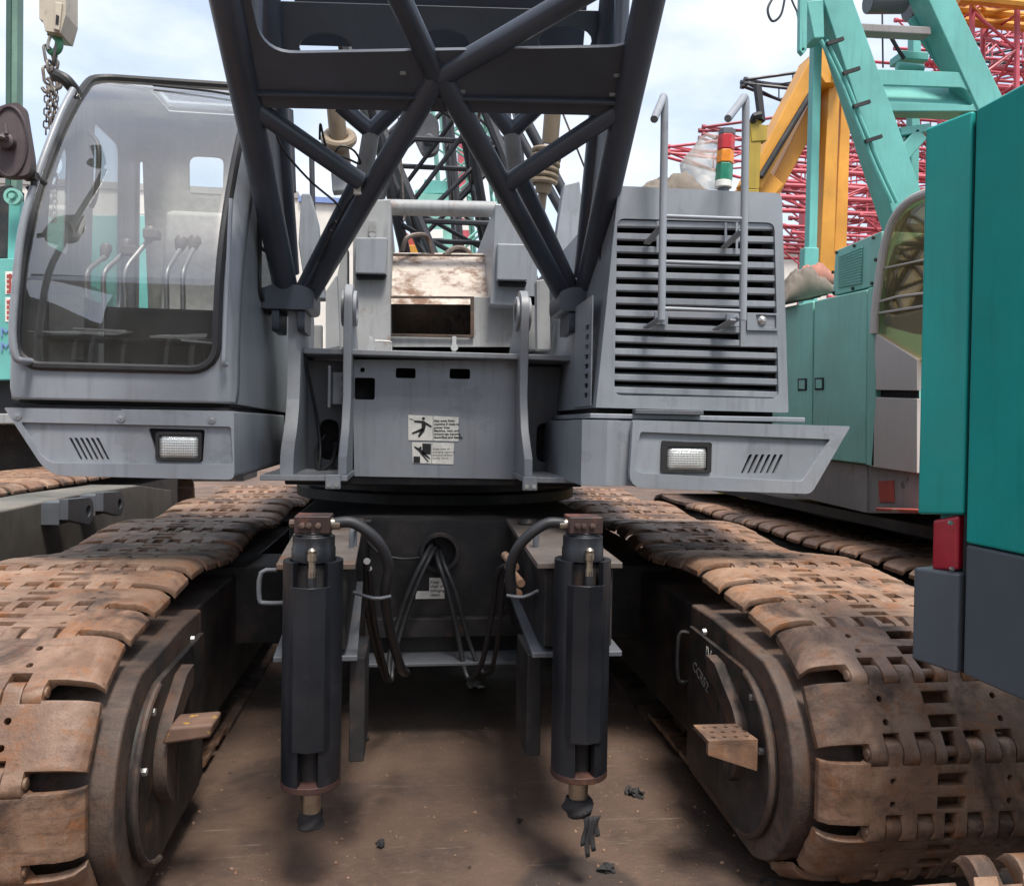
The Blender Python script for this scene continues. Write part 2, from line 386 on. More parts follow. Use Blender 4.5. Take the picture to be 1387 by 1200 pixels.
def front(mb, px, Y, depth, holes=(), r=0):   # plate whose outline is measured on the plane Y = const
    o = XZ(px, Y); o = rpoly(o, r) if r else o
    return mb.plate(o, (0, Y, 0), (1, 0, 0), (0, 0, 1), (0, depth, 0), holes)
def words(name, txt, size, mat, parent, o, u, v, depth=.0015, align='LEFT', bold=0.):
    cu = bpy.data.curves.new(name, 'FONT'); cu.body = txt; cu.size = size; cu.extrude = depth; cu.align_x = align; cu.resolution_u = 2; cu.offset = bold
    t = bpy.data.objects.new(name, cu); COL.objects.link(t); bpy.context.view_layer.update()
    me = bpy.data.meshes.new_from_object(t.evaluated_get(bpy.context.evaluated_depsgraph_get())); bpy.data.objects.remove(t)
    me.name = name; u, v = V(u).normalized(), V(v).normalized(); w = u.cross(v)
    me.materials.clear(); me.materials.append(M[mat])
    rot = Matrix(((u.x, v.x, w.x, 0), (u.y, v.y, w.y, 0), (u.z, v.z, w.z, 0), (0, 0, 0, 1))); me.transform(rot)
    ob = bpy.data.objects.new(name, me); COL.objects.link(ob); ORG[ob.name] = V(o)
    ob.parent = parent; ob.location = V(o)-ORG[parent.name]; return ob

# ------------------------------------------------------------------ ground
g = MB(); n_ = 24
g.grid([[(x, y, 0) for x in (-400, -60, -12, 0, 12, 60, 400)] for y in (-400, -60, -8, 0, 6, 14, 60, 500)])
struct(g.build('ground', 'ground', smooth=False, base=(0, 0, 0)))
# ------------------------------------------------------------------ crawler tracks (used by three machines)
def shoe_mesh(hw=.43, pitch=.255, seed=0):
    """one interlocking track pad: x across, y along the run, z outward (top face at z = 0)"""
    rnd = random.Random(seed); e = .004
    A = [(.022, .056), (.116, .166), (.224, .278)]            # knuckles towards -y
    B = [(.060, .112), (.170, .220)]                          # knuckles towards +y
    xs = {0, .05, .30, .33, .36, .385, .405, .42, hw, .190, .278}
    for a, b in A+B: xs |= {a, b}
    hx = (.190, .212)
    xs |= set(hx); xs = sorted(xs); xs = [-x for x in reversed(xs) if x > 0]+xs
    ys = [-.168, -.160, -.148, -.13, -.11, -.1, -.085, -.07, -.058, -.048, -.026, -.018, 0, .018, .026, .048, .058, .07, .085, .094, .112, .128, .142, .15, .156]
    hys = [(-.058, -.026), (.034, .056)]
    ys = sorted(set(ys))
    def inside(x, y):
        ax = abs(x)
        if ax < .05 and (-.058 < y < -.018 or .018 < y < .058): return False
        if ax > .278: return -.1 < y < .094
        if -.07 < y < .085: return True
        if y <= -.07: return any(a < ax < b for a, b in A)
        return any(a < ax < b for a, b in B)
    def z(x, y):
        ax = abs(x); d = 0
        if ax > .33: d -= (ax-.33)**2*2.6
        if ax > .405: d -= (ax-.405)*.5
        if y < -.13 and ax < .3: d -= .036-math.sqrt(max(0, .0013-(y+.132)**2)) if y > -.168 else .034
        if y > .12 and ax < .3: d -= (.036-math.sqrt(max(0, .0013-(y-.12)**2)))
        if ax > .3: d -= .004*rnd.random()
        return d
    bm = bmesh.new(); top = {}
    zc = {}
    def vt(x, y, k):
        key = (round(x, 4), round(y, 4), k)
        if key not in top:
            kk = (key[0], key[1])
            if kk not in zc: zc[kk] = z(x, y)
            th = .044 if abs(x) < .3 else .024
            top[key] = bm.verts.new((x, y, zc[kk]-(th if k else 0)))
        return top[key]
    cells = {}
    for i in range(len(xs)-1):
        for j in range(len(ys)-1):
            if inside((xs[i]+xs[i+1])/2, (ys[j]+ys[j+1])/2): cells[i, j] = 1
    def hole(i, j):
        ax0, ax1 = sorted((abs(xs[i]), abs(xs[i+1])))
        return abs(ax0-.190) < 1e-6 and abs(ax1-.212) < 1e-6 and (abs(ys[j]+.048) < 1e-6 or abs(ys[j]-.026) < 1e-6)
    for (i, j) in cells:
        c = [(xs[i], ys[j]), (xs[i+1], ys[j]), (xs[i+1], ys[j+1]), (xs[i], ys[j+1])]
        if hole(i, j):
            cx, cy = (c[0][0]+c[1][0])/2, (c[0][1]+c[2][1])/2; r = .0105
            rg = [[bm.verts.new((cx+r*math.cos(R_(22.5+45*q)), cy+r*math.sin(R_(22.5+45*q)), -(.044 if k else 0))) for q in range(8)] for k in (0, 1)]
            for k in (0, 1):
                cv = [vt(*p, k) for p in c]; w = rg[k]
                qs = [(cv[0], cv[1], w[6], w[5]), (cv[1], cv[2], w[0], w[7]), (cv[2], cv[3], w[2], w[1]), (cv[3], cv[0], w[4], w[3])]
                ts = [(cv[0], w[5], w[4]), (cv[1], w[7], w[6]), (cv[2], w[1], w[0]), (cv[3], w[3], w[2])]
                for f in qs+ts:
                    try: bm.faces.new(f if k == 0 else tuple(reversed(f)))
                    except ValueError: pass
            for q in range(8): bm.faces.new((rg[0][q], rg[0][(q+1) % 8], rg[1][(q+1) % 8], rg[1][q]))
        else:
            bm.faces.new([vt(*p, 0) for p in c]); bm.faces.new([vt(*p, 1) for p in reversed(c)])
        for (di, dj), (a, b) in (((0, -1), (0, 1)), ((1, 0), (1, 2)), ((0, 1), (2, 3)), ((-1, 0), (3, 0))):
            if (i+di, j+dj) not in cells:
                p, q = c[a], c[b]; bm.faces.new((vt(*p, 1), vt(*q, 1), vt(*q, 0), vt(*p, 0)))
    # web under the windows and the hinge pin
    def addbox(x0, x1, y0, y1, z0, z1):
        vs = [bm.verts.new(p) for p in ((x0, y0, z0), (x1, y0, z0), (x1, y1, z0), (x0, y1, z0), (x0, y0, z1), (x1, y0, z1), (x1, y1, z1), (x0, y1, z1))]
        for f in ((0, 3, 2, 1), (4, 5, 6, 7), (0, 1, 5, 4), (1, 2, 6, 5), (2, 3, 7, 6), (3, 0, 4, 7)): bm.faces.new([vs[k] for k in f]).material_index = 1
    addbox(-.16, .16, -.09, .09, -.085, -.052)
    pv = []
    for x in (-.285, .285): pv.append([bm.verts.new((x, -pitch/2+.017*math.cos(2*math.pi*q/10), -.024+.017*math.sin(2*math.pi*q/10))) for q in range(10)])
    for q in range(10): bm.faces.new((pv[0][q], pv[0][(q+1) % 10], pv[1][(q+1) % 10], pv[1][q]))
    bm.faces.new(pv[0]); bm.faces.new(list(reversed(pv[1])))
    bmesh.ops.recalc_face_normals(bm, faces=bm.faces)
    me = bpy.data.meshes.new('track_shoe'); bm.to_mesh(me); bm.free(); me.materials.append(M['shoe']); me.materials.append(M['frame'])
    ob = bpy.data.objects.new('track_shoe_form', me); COL.objects.link(ob)
    b = ob.modifiers.new('b', 'BEVEL'); b.width = .0032; b.segments = 2; b.limit_method = 'ANGLE'; b.angle_limit = R_(45); b.material = -1
    bpy.context.view_layer.update()
    m2 = bpy.data.meshes.new_from_object(ob.evaluated_get(bpy.context.evaluated_depsgraph_get()))
    bpy.data.objects.remove(ob); m2.name = 'track_shoe'; m2.shade_smooth(); m2.set_sharp_from_angle(angle=R_(40))
    return m2
SHOES = [shoe_mesh(seed=k) for k in range(3)]
for s_ in SHOES: s_.materials.clear(); s_.materials.append(M['shoe']); s_.materials.append(M['frame'])

def run_path(fy, fz, fr, ry, rz, rr, top):
    """closed (y, z) outline of the outer face of a track: bottom from rear to front, front bend, top run, rear bend"""
    p = []
    for i in range(60): p.append((ry+(fy-ry)*i/60, 0.0))
    for i in range(41):
        a = R_(-90-172*i/40); p.append((fy+fr*math.cos(a), fz+fr*math.sin(a)))
    p = [(y, max(z, 0)) for y, z in p]
    p += top
    for i in range(41):
        a = R_(90-180*i/40); p.append((ry+rr*math.cos(a), rz+rr*math.sin(a)))
    return p
def resample(p, pitch):
    q = p+[p[0]]; L = [0]
    for a, b in zip(q, q[1:]): L.append(L[-1]+math.hypot(b[0]-a[0], b[1]-a[1]))
    n = round(L[-1]/pitch); out = []; k = 0
    def pos(s):
        s %= L[-1]; lo = 0
        for i in range(len(L)-1):
            if L[i] <= s <= L[i+1] and L[i+1] > L[i]:
                t = (s-L[i])/(L[i+1]-L[i]); return V((0, q[i][0]+(q[i+1][0]-q[i][0])*t, q[i][1]+(q[i+1][1]-q[i][1])*t))
        return V((0, *q[0]))
    step = L[-1]/n
    for i in range(n):
        a, b = pos((i-.45)*step), pos((i+.45)*step); c = pos(i*step)
        out.append((c, (b-a).normalized()))
    return out
def lay_shoes(root, xc, stations, meshes, keep, name='track_shoe', lat=1.0):
    """keep(c): the shoes one can see become parts; the rest of the chain is one part"""
    rest = MB()
    for i, (c, d) in enumerate(stations):
        z = V((0, d.z, -d.y)); z = -z if False else z
        # outward normal: the loop runs rear->front along the bottom, so outward is to the right of travel
        nrm = V((0, -d.z, d.y)); y = d
        if c.z < .02 or True: pass
        x = y.cross(nrm)
        R3 = Matrix((x, y, nrm)).transposed()
        pos = V((xc, c.y, c.z))
        wob = Matrix.Rotation(R_(random.uniform(-.6, .6)), 3, 'X') @ Matrix.Rotation(R_(random.uniform(-.35, .35)), 3, 'Z')
        Mx = Matrix.Translation(pos) @ (R3 @ wob).to_4x4()
        if keep(c):
            ob = bpy.data.objects.new(name, meshes[i % 3]); COL.objects.link(ob); ob.parent = root
            ob.matrix_basis = Matrix.Translation(-ORG[root.name]) @ Mx; ORG[ob.name] = pos
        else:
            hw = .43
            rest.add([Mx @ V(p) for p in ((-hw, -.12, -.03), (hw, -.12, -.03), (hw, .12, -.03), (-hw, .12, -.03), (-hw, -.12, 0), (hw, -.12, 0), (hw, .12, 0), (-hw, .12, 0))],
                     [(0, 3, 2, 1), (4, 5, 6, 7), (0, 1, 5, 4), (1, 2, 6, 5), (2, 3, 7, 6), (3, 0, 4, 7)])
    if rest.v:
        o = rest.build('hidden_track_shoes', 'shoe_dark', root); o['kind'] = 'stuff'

# ------------------------------------------------------------------ the main crane
CX = .20
crane = thing('crawler_crane', 'big grey crawler crane seen head-on with cab, black lattice boom foot and two rusty tracks', 'crane', (CX, 5.5, 0))
def sag(y): return 1.0-.055*math.sin(math.pi*((y-3.6)/1.45))**2 if y > 3.6 else .925+(y-2.77)/(3.6-2.77)*.075
TOP = [(2.80, .922)]+[(3.0+.1*i, sag(3.0+.1*i)) for i in range(50)]+[(8.0, .985)]
PATH = run_path(2.83, .46, .46, 8.2, .48, .48, TOP)
ST = resample(PATH, .255)
def crane_track(xc, s):
    """s = +1 right track (its inner side faces -x), -1 left track"""
    tr = bpy.data.objects.new('crawler_track', None); COL.objects.link(tr); tr.parent = crane; ORG[tr.name] = V((xc, 5.5, 0)); tr.location = V((xc, 5.5, 0))-ORG[crane.name]
    tr.empty_display_size = .2
    lay_shoes(tr, xc, ST, SHOES, lambda c: (c.z > .3 and c.y < 8.45) or (c.z <= .3 and c.y < 4.2))
    xi = xc-s*.43                      # inner shoe edge
    def X(a): return xi+s*a            # a > 0: under the shoes, a < 0: towards the crane's middle
    # rounded front casing whose rust-brown rim shows beside the shoes
    prof = [(2.83+.375*math.cos(R_(a)), .44+.375*math.sin(R_(a))) for a in range(262, 100, -9)]+[(3.2, .83), (3.45, .83), (3.45, .10)]
    c = MB().plate(prof, (X(-.06), 0, 0), (0, 1, 0), (0, 0, 1), (s*.26, 0, 0)); c.build('front_casing', 'rustband', tr, .012)
    # raised dark cover disc on the inner side of the casing
    prof2 = [(2.86+.30*math.cos(R_(a)), .43+.30*math.sin(R_(a))) for a in range(270, 88, -9)]+[(3.40, .745), (3.40, .16)]
    c = MB().plate(prof2, (X(-.06), 0, 0), (0, 1, 0), (0, 0, 1), (-s*.022, 0, 0)); c.build('cover_plate', 'frame', tr, .008)
    arc = [(X(-.084), 2.86+.30*math.cos(R_(a)), .43+.30*math.sin(R_(a))) for a in range(262, 92, -10)]
    MB().path(arc, .012, 8, 1).build('cover_rim', 'rustband', tr)
    # inner arched guard above the step
    g1 = [(2.92+.17*math.cos(R_(a)), .46+.17*math.sin(R_(a))) for a in range(250, 110, -10)]+[(2.99, .70), (3.08, .71), (3.08, .63), (3.0, .61)]+[(2.95+.10*math.cos(R_(a)), .46+.10*math.sin(R_(a))) for a in range(118, 250, 12)]
    MB().plate(g1, (X(-.08), 0, 0), (0, 1, 0), (0, 0, 1), (-s*.045, 0, 0)).build('arched_guard', 'rustband', tr, .012)
    # track frame box behind
    fr = MB(); fr.box((X(.02), 3.45, .17), (X(.3), 7.7, .78)); fr.build('track_frame', 'frame', tr, .012)
    rl = MB()
    for k in range(7): rl.lathe([(.13, -.16), (.13, .16)], (xc, 3.4+.68*k, .20), (1, 0, 0), 18)
    rl.build_each('track_roller', 'frame', tr)
    cr = MB()
    for k in range(3): cr.lathe([(.09, -.15), (.09, .15)], (xc, 3.75+1.45*k, .845), (1, 0, 0), 16)
    cr.build_each('carrier_roller', 'frame', tr)
    MB().lathe([(.36, -.12), (.36, .12)], (xc+s*.05, 2.83, .45), (1, 0, 0), 32).build('idler_wheel', 'rustband', tr, .01)
    MB().lathe([(.36, -.12), (.36, .12)], (xc, 8.2, .48), (1, 0, 0), 32).build('drive_sprocket', 'rustband', tr, .01)
    hd = MB(); hd.path([(X(-.06), 3.44, .70), (X(-.11), 3.45, .69), (X(-.11), 3.45, .50), (X(-.06), 3.44, .49)], .009, 8, 4)
    if s > 0: hd.build('grab_handle', 'undercar', tr)
    ang = MB(); ang.bar((X(-.068), 3.05, .22), (X(-.068), 3.05, .70), .03, .012); ang.build('edge_strip', 'frame', tr)
    bt = MB()
    for y_, z_ in ((2.64, .50), (2.72, .66), (3.2, .77)): bt.lathe([(.013, 0), (.013, .014), (.006, .016)], (X(-.083), y_, z_), (-s, 0, 0), 6)
    bt.build_each('bolt', 'chrome', tr)
    return tr, X
TL, XL = crane_track(-1.33, -1)
TR, XR = crane_track(1.73, 1)
# perforated step on the right track, solid yellow-scuffed step on the left
hs = [circle(.028+.040*i+.012*(j % 2), .03+.045*j, .008, 10) for i in range(4) for j in range(3)]
st = MB(); st.plate([(0, 0), (.175, 0), (.16, .15), (.0, .15)], (1.015, 2.62, .535), (1, 0, 0), (0, 1, 0), (0, 0, .014), hs)
st.hexa([(1.015, 2.62, .50), (1.19, 2.62, .44), (1.19, 2.64, .44), (1.015, 2.64, .50), (1.015, 2.62, .534), (1.19, 2.62, .534), (1.19, 2.64, .534), (1.015, 2.64, .534)]); st.build('perforated_step', 'shoe', TR, .002)
m_y = paint('rusty_block_with_yellow_paint', (.17, .10, .07), .7, .2, .2, rust=.3, chips=.95, chipc=(.48, .29, .03), scale=4.5)
MB().hexa([at(218, 1010, 2.72), at(285, 1000, 2.72), at(285, 1000, 2.72)+V((0, .13, .0)), at(218, 1010, 2.72)+V((0, .13, 0)),
           at(228, 985, 2.72), at(289, 980, 2.72), at(289, 980, 2.72)+V((0, .13, .0)), at(228, 985, 2.72)+V((0, .13, 0))]).build('yellow_scuffed_step', m_y, TL, .012)
words('chalk_mark', 'IV', .075, 'chalk', TR, atx(955, 890, XR(-.088)), (0, -1, -.1), (0, -.1, 1), .001)
words('chalk_mark', 'CCR52', .062, 'chalk', TR, atx(938, 905, XR(-.085)), (0, -.93, -.25), (0, -.25, .93), .001)

# ---- carbody, beams and jacks
cb = MB(); cb.box((-.62, 4.32, .42), (1.02, 7.4, 1.10)); cb.build('carbody', 'undercar', crane, .02)
pl = MB(); pl.plate(rrect(-.2, .40, .62, 1.10, .01), (0, 4.26, 0), (1, 0, 0), (0, 0, 1), (0, .05, 0), [circle(.16, .935, .085)])
pl.build('carbody_front_plate', 'undercar', crane, .006)
MB().ring((.16, 4.262, .935), (.16, 4.225, .935), .105, .083).build('hose_port_collar', 'undercar', crane, .004)
MB().box((-.2, 4.05, .395), (.66, 4.30, .412)).build('lower_ledge', 'gray_dark', crane, .004)
MB().box((-.22, 4.2, .50), (.66, 4.258, .60)).build('cross_rib', 'undercar', crane, .006)
ax = MB()
for y_ in (4.5, 6.6): ax.box((-1.1, y_, .40), (1.5, y_+.45, .82))
ax.build_each('axle_beam', 'undercar', crane, .01)
MB().lathe([(1.0, 0), (1.0, .07), (.93, .075), (.93, .21)], (CX, 6.0, 1.10), seg=64).build('slewing_ring', 'undercar', crane, .008)
hoses = MB()
def A4(x, y, Y): return at(x, y, Y)
hoses.path([A4(588, 735, 4.34), A4(578, 750, 4.15), A4(558, 790, 4.1), A4(540, 840, 4.1), A4(528, 890, 4.06), A4(526, 920, 4.0), A4(515, 900, 3.9), A4(500, 840, 3.6), A4(497, 790, 3.3), A4(497, 760, 3.1)], .0135)
hoses.path([A4(592, 738, 4.34), A4(584, 752, 4.15), A4(566, 790, 4.1), A4(548, 840, 4.1), A4(533, 895, 4.06), A4(530, 922, 4.0), A4(522, 905, 3.9), A4(508, 845, 3.6), A4(503, 800, 3.3), A4(500, 770, 3.15)], .0115)
hoses.path([A4(588, 738, 4.34), A4(594, 762, 4.14), A4(606, 800, 4.1), A4(620, 860, 4.1), A4(630, 910, 4.05), A4(640, 918, 4.0), A4(655, 890, 3.9), A4(668, 820, 3.8), A4(675, 775, 3.7), A4(690, 765, 3.6)], .0135)
hoses.path([A4(594, 740, 4.34), A4(602, 765, 4.14), A4(618, 805, 4.1), A4(634, 865, 4.1), A4(650, 905, 4.05), A4(660, 912, 4.0), A4(668, 900, 3.9), A4(676, 850, 3.8), A4(682, 795, 3.7), A4(694, 780, 3.6)], .0115)
hoses.build_each('hydraulic_hose', 'hose', crane)
MB().path([A4(497, 733, 4.2), A4(515, 750, 4.2), A4(545, 757, 4.2), A4(572, 755, 4.24)], .008).build('cable', 'hose', crane)
dc = MB(); dc.plate([(0, 0), (.15, 0), (.15, .11), (.07, .11), (.07, .04), (.0, .04)], at(563, 811, 4.254), (1, 0, 0), (0, 0, 1), (0, .003, 0))
dsg = dc.build('torn_sticker', 'white', crane)
words('sticker_print', 'Keep\nclear of\nswinging\nupper', .022, 'ink', dsg, at(583, 790, 4.251), (1, 0, 0), (0, 0, 1), .0008)

def jack(xj, s):
    """s = side of the hose (+1 right of the jack, -1 left)"""
    Y = 2.76; zb, zt = .405, 1.145
    # carrying beam
    near = (-.455, -.185) if s > 0 else (.46, .775); far = (-.545, -.235) if s > 0 else (.51, .83)
    b = MB(); y0, y1 = 2.90, 4.28
    b.hexa([(near[0]+.03, y0, .80), (near[1]-.03, y0, .80), (far[1]-.03, y1, .55), (far[0]+.03, y1, .55), (near[0]+.03, y0, 1.085), (near[1]-.03, y0, 1.085), (far[1]-.03, y1, 1.085), (far[0]+.03, y1, 1.085)])
    bm_ = b.build('outrigger_beam', 'undercar', crane, .008)
    t = MB(); t.plate([(near[0], y0-.02), (near[1], y0-.02), (far[1], y1), (far[0], y1)], (0, 0, 1.088), (1, 0, 0), (0, 1, 0), (0, 0, .022)); 
    t.build('beam_top_plate', paint('scuffed_beam_top', (.105, .088, .078), .6, .2, .1, rust=.6, dust=.3, chips=.4, chipc=(.05, .05, .05)), bm_, .004)
    t = MB(); t.plate([(near[0]-.01, y0), (near[1]+.01, y0), (far[1], y1), (far[0], y1)], (0, 0, .76), (1, 0, 0), (0, 1, 0), (0, -.0, .02)); t.build('beam_bottom_plate', 'gray_dark', bm_, .004)
    pn = MB()
    for fx, fy in ((.25, 4.02), (.72, 4.05)): pn.lathe([(.05, 0), (.05, .012), (.035, .03)], (near[0]+(near[1]-near[0])*fx-(.06 if s > 0 else -.06)*.8, fy, 1.11), seg=20)
    pn.build_each('pin_cap', 'undercar', bm_, .003)
    lp = MB(); lx = xj+s*.09
    lp.path([(lx, 3.25, 1.10), (lx, 3.25, 1.17), (lx+.01, 3.27, 1.185), (lx+.01, 3.29, 1.17), (lx+.01, 3.29, 1.10)], .010, 8, 4)
    if s > 0: lp.path([(near[0 if s > 0 else 1]+(.0), 2.90, 1.085), (near[0 if s > 0 else 1]-s*.05, 2.88, 1.08), (near[0 if s > 0 else 1]-s*.055, 2.88, .99), (near[0 if s > 0 else 1]-s*.035, 2.88, .975), (near[0 if s > 0 else 1]+s*.02, 2.9, .97)], .008, 8, 3)
    lp.build_each('lifting_eye', 'gray_dark', bm_)
    hb = MB(); hx = near[1 if s > 0 else 0]
    hb.hexa([(hx-.02, y0+.05, .38), (hx+.035, y0+.05, .38), (hx+.035, y0+.35, .38), (hx-.02, y0+.35, .38), (hx-.02, y0+.05, .76), (hx+.035, y0+.05, .76), (hx+.035, y0+.35, .76), (hx-.02, y0+.35, .76)])
    hb.build('hanging_bracket', 'undercar', bm_, .005)
    # jack body: tube cut open at top and bottom front, with a bent plate welded on its front
    j = MB(); r = .098; segs = 40
    def sect(z0, z1, gap):
        ang = [R_(-90+gap+(360-2*gap)*i/segs) for i in range(segs+1)]; rows = []
        for rr, z in ((r, z0), (r, z1), (r-.022, z1), (r-.022, z0), (r, z0)): rows.append([(xj+rr*math.cos(a), Y+rr*math.sin(a), z) for a in ang])
        j.grid(rows)
        if gap:
            for k in (0, -1): j.add([rows[0][k], rows[1][k], rows[2][k], rows[3][k]], [(0, 1, 2, 3)])
    sect(zb+.15, zt-.10, 0); sect(zt-.10, zt, 34); sect(zb, zb+.15, 20)
    root = j.build('jack', 'jack', crane, .003)
    root['label'] = 'black vertical jack with hose curving off its right side' if s > 0 else 'black vertical jack with rag hanging from its rod'
    pf = MB(); w = .086
    pts = [(-w, -.045), (-.05, -.095), (0, -.112), (.05, -.095), (w, -.045), (w-.006, -.038), (.046, -.087), (0, -.103), (-.046, -.087), (-w+.006, -.038)]
    z0, z1 = zb+.13, zt-.075
    pf.plate(pts, (xj, Y, z0), (1, 0, 0), (0, 1, 0), (0, 0, z1-z0)); pf.build('front_cover_plate', 'jack', root, .003)
    MB().lathe([(.099, -.012), (.099, .012), (.06, .014)], (xj, Y, zb), seg=32).build('bottom_ring', paint('red_rust_ring', (.05, .022, .018), .6, .2, .1, rust=.6), root, .004)
    MB().lathe([(.05, zb-.01), (.05, zb+.3)], (xj, Y, 0), seg=20).build('inner_barrel', 'undercar', root)
    MB().lathe([(.034, 0), (.034, .16)], (xj, Y, zb-.145), seg=24).build('piston_rod', 'steel', root)
    MB().lathe([(.072, 0), (.072, .045), (.069, .05), (.069, .085), (.058, .09), (.058, .1)], (xj, Y+.005, zt-.005), seg=32).build('head_cap', 'jack', root, .003)
    MB().lathe([(.062, 0), (.062, .12)], (xj, Y+.005, zt-.13), seg=24).build('upper_barrel', 'undercar', root)
    vb = MB(); vb.box((xj-.058, Y-.05, zt+.092), (xj+.058, Y+.06, zt+.15))
    vb.build('valve_block', paint('dark_rusty_valve', (.06, .035, .03), .5, .3, .1, rust=.7, rustc=(.22, .08, .06)), root, .004)
    vs = MB()
    for dx in (-.032, -.01, .02): vs.lathe([(.010, 0), (.010, .012), (.005, .014)], (xj+dx, Y-.05, zt+.12), (0, -1, 0), 6)
    vs.lathe([(.014, 0), (.014, .02), (.010, .022)], (xj-.058, Y, zt+.12), (-1, 0, 0), 8); vs.build_each('valve_plug', 'shoe_dark', root)
    hf = MB(); hf.lathe([(.016, 0), (.016, .02), (.012, .022), (.012, .05), (.014, .05), (.014, .075)], (xj+.005, Y-.082, zt+.03), (0, 0, -1), 12)
    hf.lathe([(.013, 0), (.015, .012), (.008, .02)], (xj+.005, Y-.082, zt+.03), (0, 0, 1), 12)
    hf.build('pipe_fitting', 'steel', root)
    MB().path([(xj+.005, Y-.082, zt-.03), (xj+.005, Y-.082, zt-.12)], .014, 10, 0).build('feed_hose', 'hose', root)
    hz = zt+.12
    H = [(xj+s*.058, Y, hz), (xj+s*.13, Y, hz+.002), (xj+s*.21, Y+.01, hz-.06), (xj+s*.245, Y+.05, hz-.15), (xj+s*.235, Y+.1, hz-.26)]
    if s > 0: H += [(xj+s*.25, Y+.25, hz-.42), (xj+s*.29, Y+.45, hz-.62), (xj+s*.31, Y+.8, hz-.75)]
    MB().path(H, .019, 12, 6).build('curved_hose', 'hose', root)
    MB().lathe([(.02, 0), (.02, .03), (.014, .032), (.014, .055)], (xj+s*.056, Y, hz), (s, 0, 0), 12).build('hose_fitting', 'steel', root)
    cl = MB(); cl.path([(near[1 if s > 0 else 0]-s*.005, Y+.14, zt-.14), (xj+s*.20, Y+.06, zt-.145), (xj+s*.255, Y+.07, zt-.14)], .006, 8, 3); cl.build('hose_clip', 'gray_dark', root)
    return root, zb-.145, Y
JL, zrod, YJ = jack(-.315, 1)
JR, _, _ = jack(.600, -1)
pf_ = MB()
for a, b in (((688, 768), (706, 790)), ((684, 752), (698, 768)), ((688, 785), (702, 804))): pf_.tube(at(*a, 3.25), at(*b, 3.05), .016)
pf_.build_each('pipe_coupling', 'shoe', crane)

# ---- upper structure
up = MB(); up.box((-.66, 4.42, 1.27), (.95, 8.6, 1.335)); up.box((-1.05, 4.95, 1.42), (-.74, 8.6, 1.9)); up.box((.95, 4.9, 1.36), (1.62, 8.6, 1.66)); up.box((-.60, 4.75, 1.345), (.90, 8.6, 1.5)); up.build('upper_frame', 'undercar', crane, .01)
MB().box((-.70, 3.93, 1.325), (-.295, 4.62, 1.352)).build('base_plate', 'gray_cast', crane, .004); MB().box((.555, 3.93, 1.325), (.97, 4.62, 1.352)).build('base_plate', 'gray_cast', crane, .004)
lug = MB()
for x_ in (-.36, .58): lug.box((x_-.035, 3.895, 1.29), (x_+.035, 3.93, 1.358))
lug.build_each('bolted_clip', 'gray_cast', crane, .004)
bl = MB()
for x_ in (-.36, .58):
    for dx in (-.018, .018): bl.lathe([(.011, 0), (.011, .01)], (x_+dx, 3.895, 1.31), (0, -1, 0), 6)
bl.build_each('clip_bolt', 'chrome', crane)
PY = 4.40
pn = [(478, 488), (498, 488), (535, 490), (701, 490), (698, 648), (481, 645)]
holes = [XZ([(478.5, 511), (507, 511), (508, 541), (478.6, 541)], PY)]
holes = [rrect(*(lambda a, b: (a.x, a.z, b.x, b.z))(at(480, 541, PY), at(508, 512, PY)), .012), rrect(*(lambda a, b: (a.x, a.z, b.x, b.z))(at(536, 512, PY), at(563, 499, PY)), .01), rrect(*(lambda a, b: (a.x, a.z, b.x, b.z))(at(609, 513, PY), at(637, 500, PY)), .01),
         circle(at(491, 501, PY).x, at(491, 501, PY).z, .013)]
mb = MB(); front(mb, [(477, 487), (701, 489), (699, 649), (480, 645)], PY, .02, holes); mb.build('front_panel', 'gray', crane, .003)
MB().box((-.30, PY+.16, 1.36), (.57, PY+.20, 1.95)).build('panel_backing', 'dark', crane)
rb = MB()
for px in ((488, 491), (690, 496)):
    c = at(*px, PY); rb.ring(c, c-V((0, .012, 0)), .016, .008, 16)
for px in ((543, 493), (577, 495), (588, 496)): c = at(*px, PY); rb.lathe([(.009, 0), (.009, .012)], c, (0, -1, 0), 8)
rb.build_each('panel_bolt', 'gray_cast', crane)
# recessed side plates with oval openings
for x0, x1, ox in ((-.565, -.305, -.44), (.60, .905, .755)):
    mb = MB(); mb.plate([(x0, 1.35), (x1, 1.35), (x1, 1.94), (x0, 1.94)], (0, 4.52, 0), (1, 0, 0), (0, 0, 1), (0, .02, 0), [rpoly([(ox-.05, 1.40), (ox+.05, 1.40), (ox+.05, 1.62), (ox-.05, 1.62)], .048)])
    mb.build('recess_plate', 'gray_dark', crane, .004)
    MB().box((x0, 4.64, 1.35), (x1, 4.66, 1.94)).build('recess_backing', 'dark', crane)
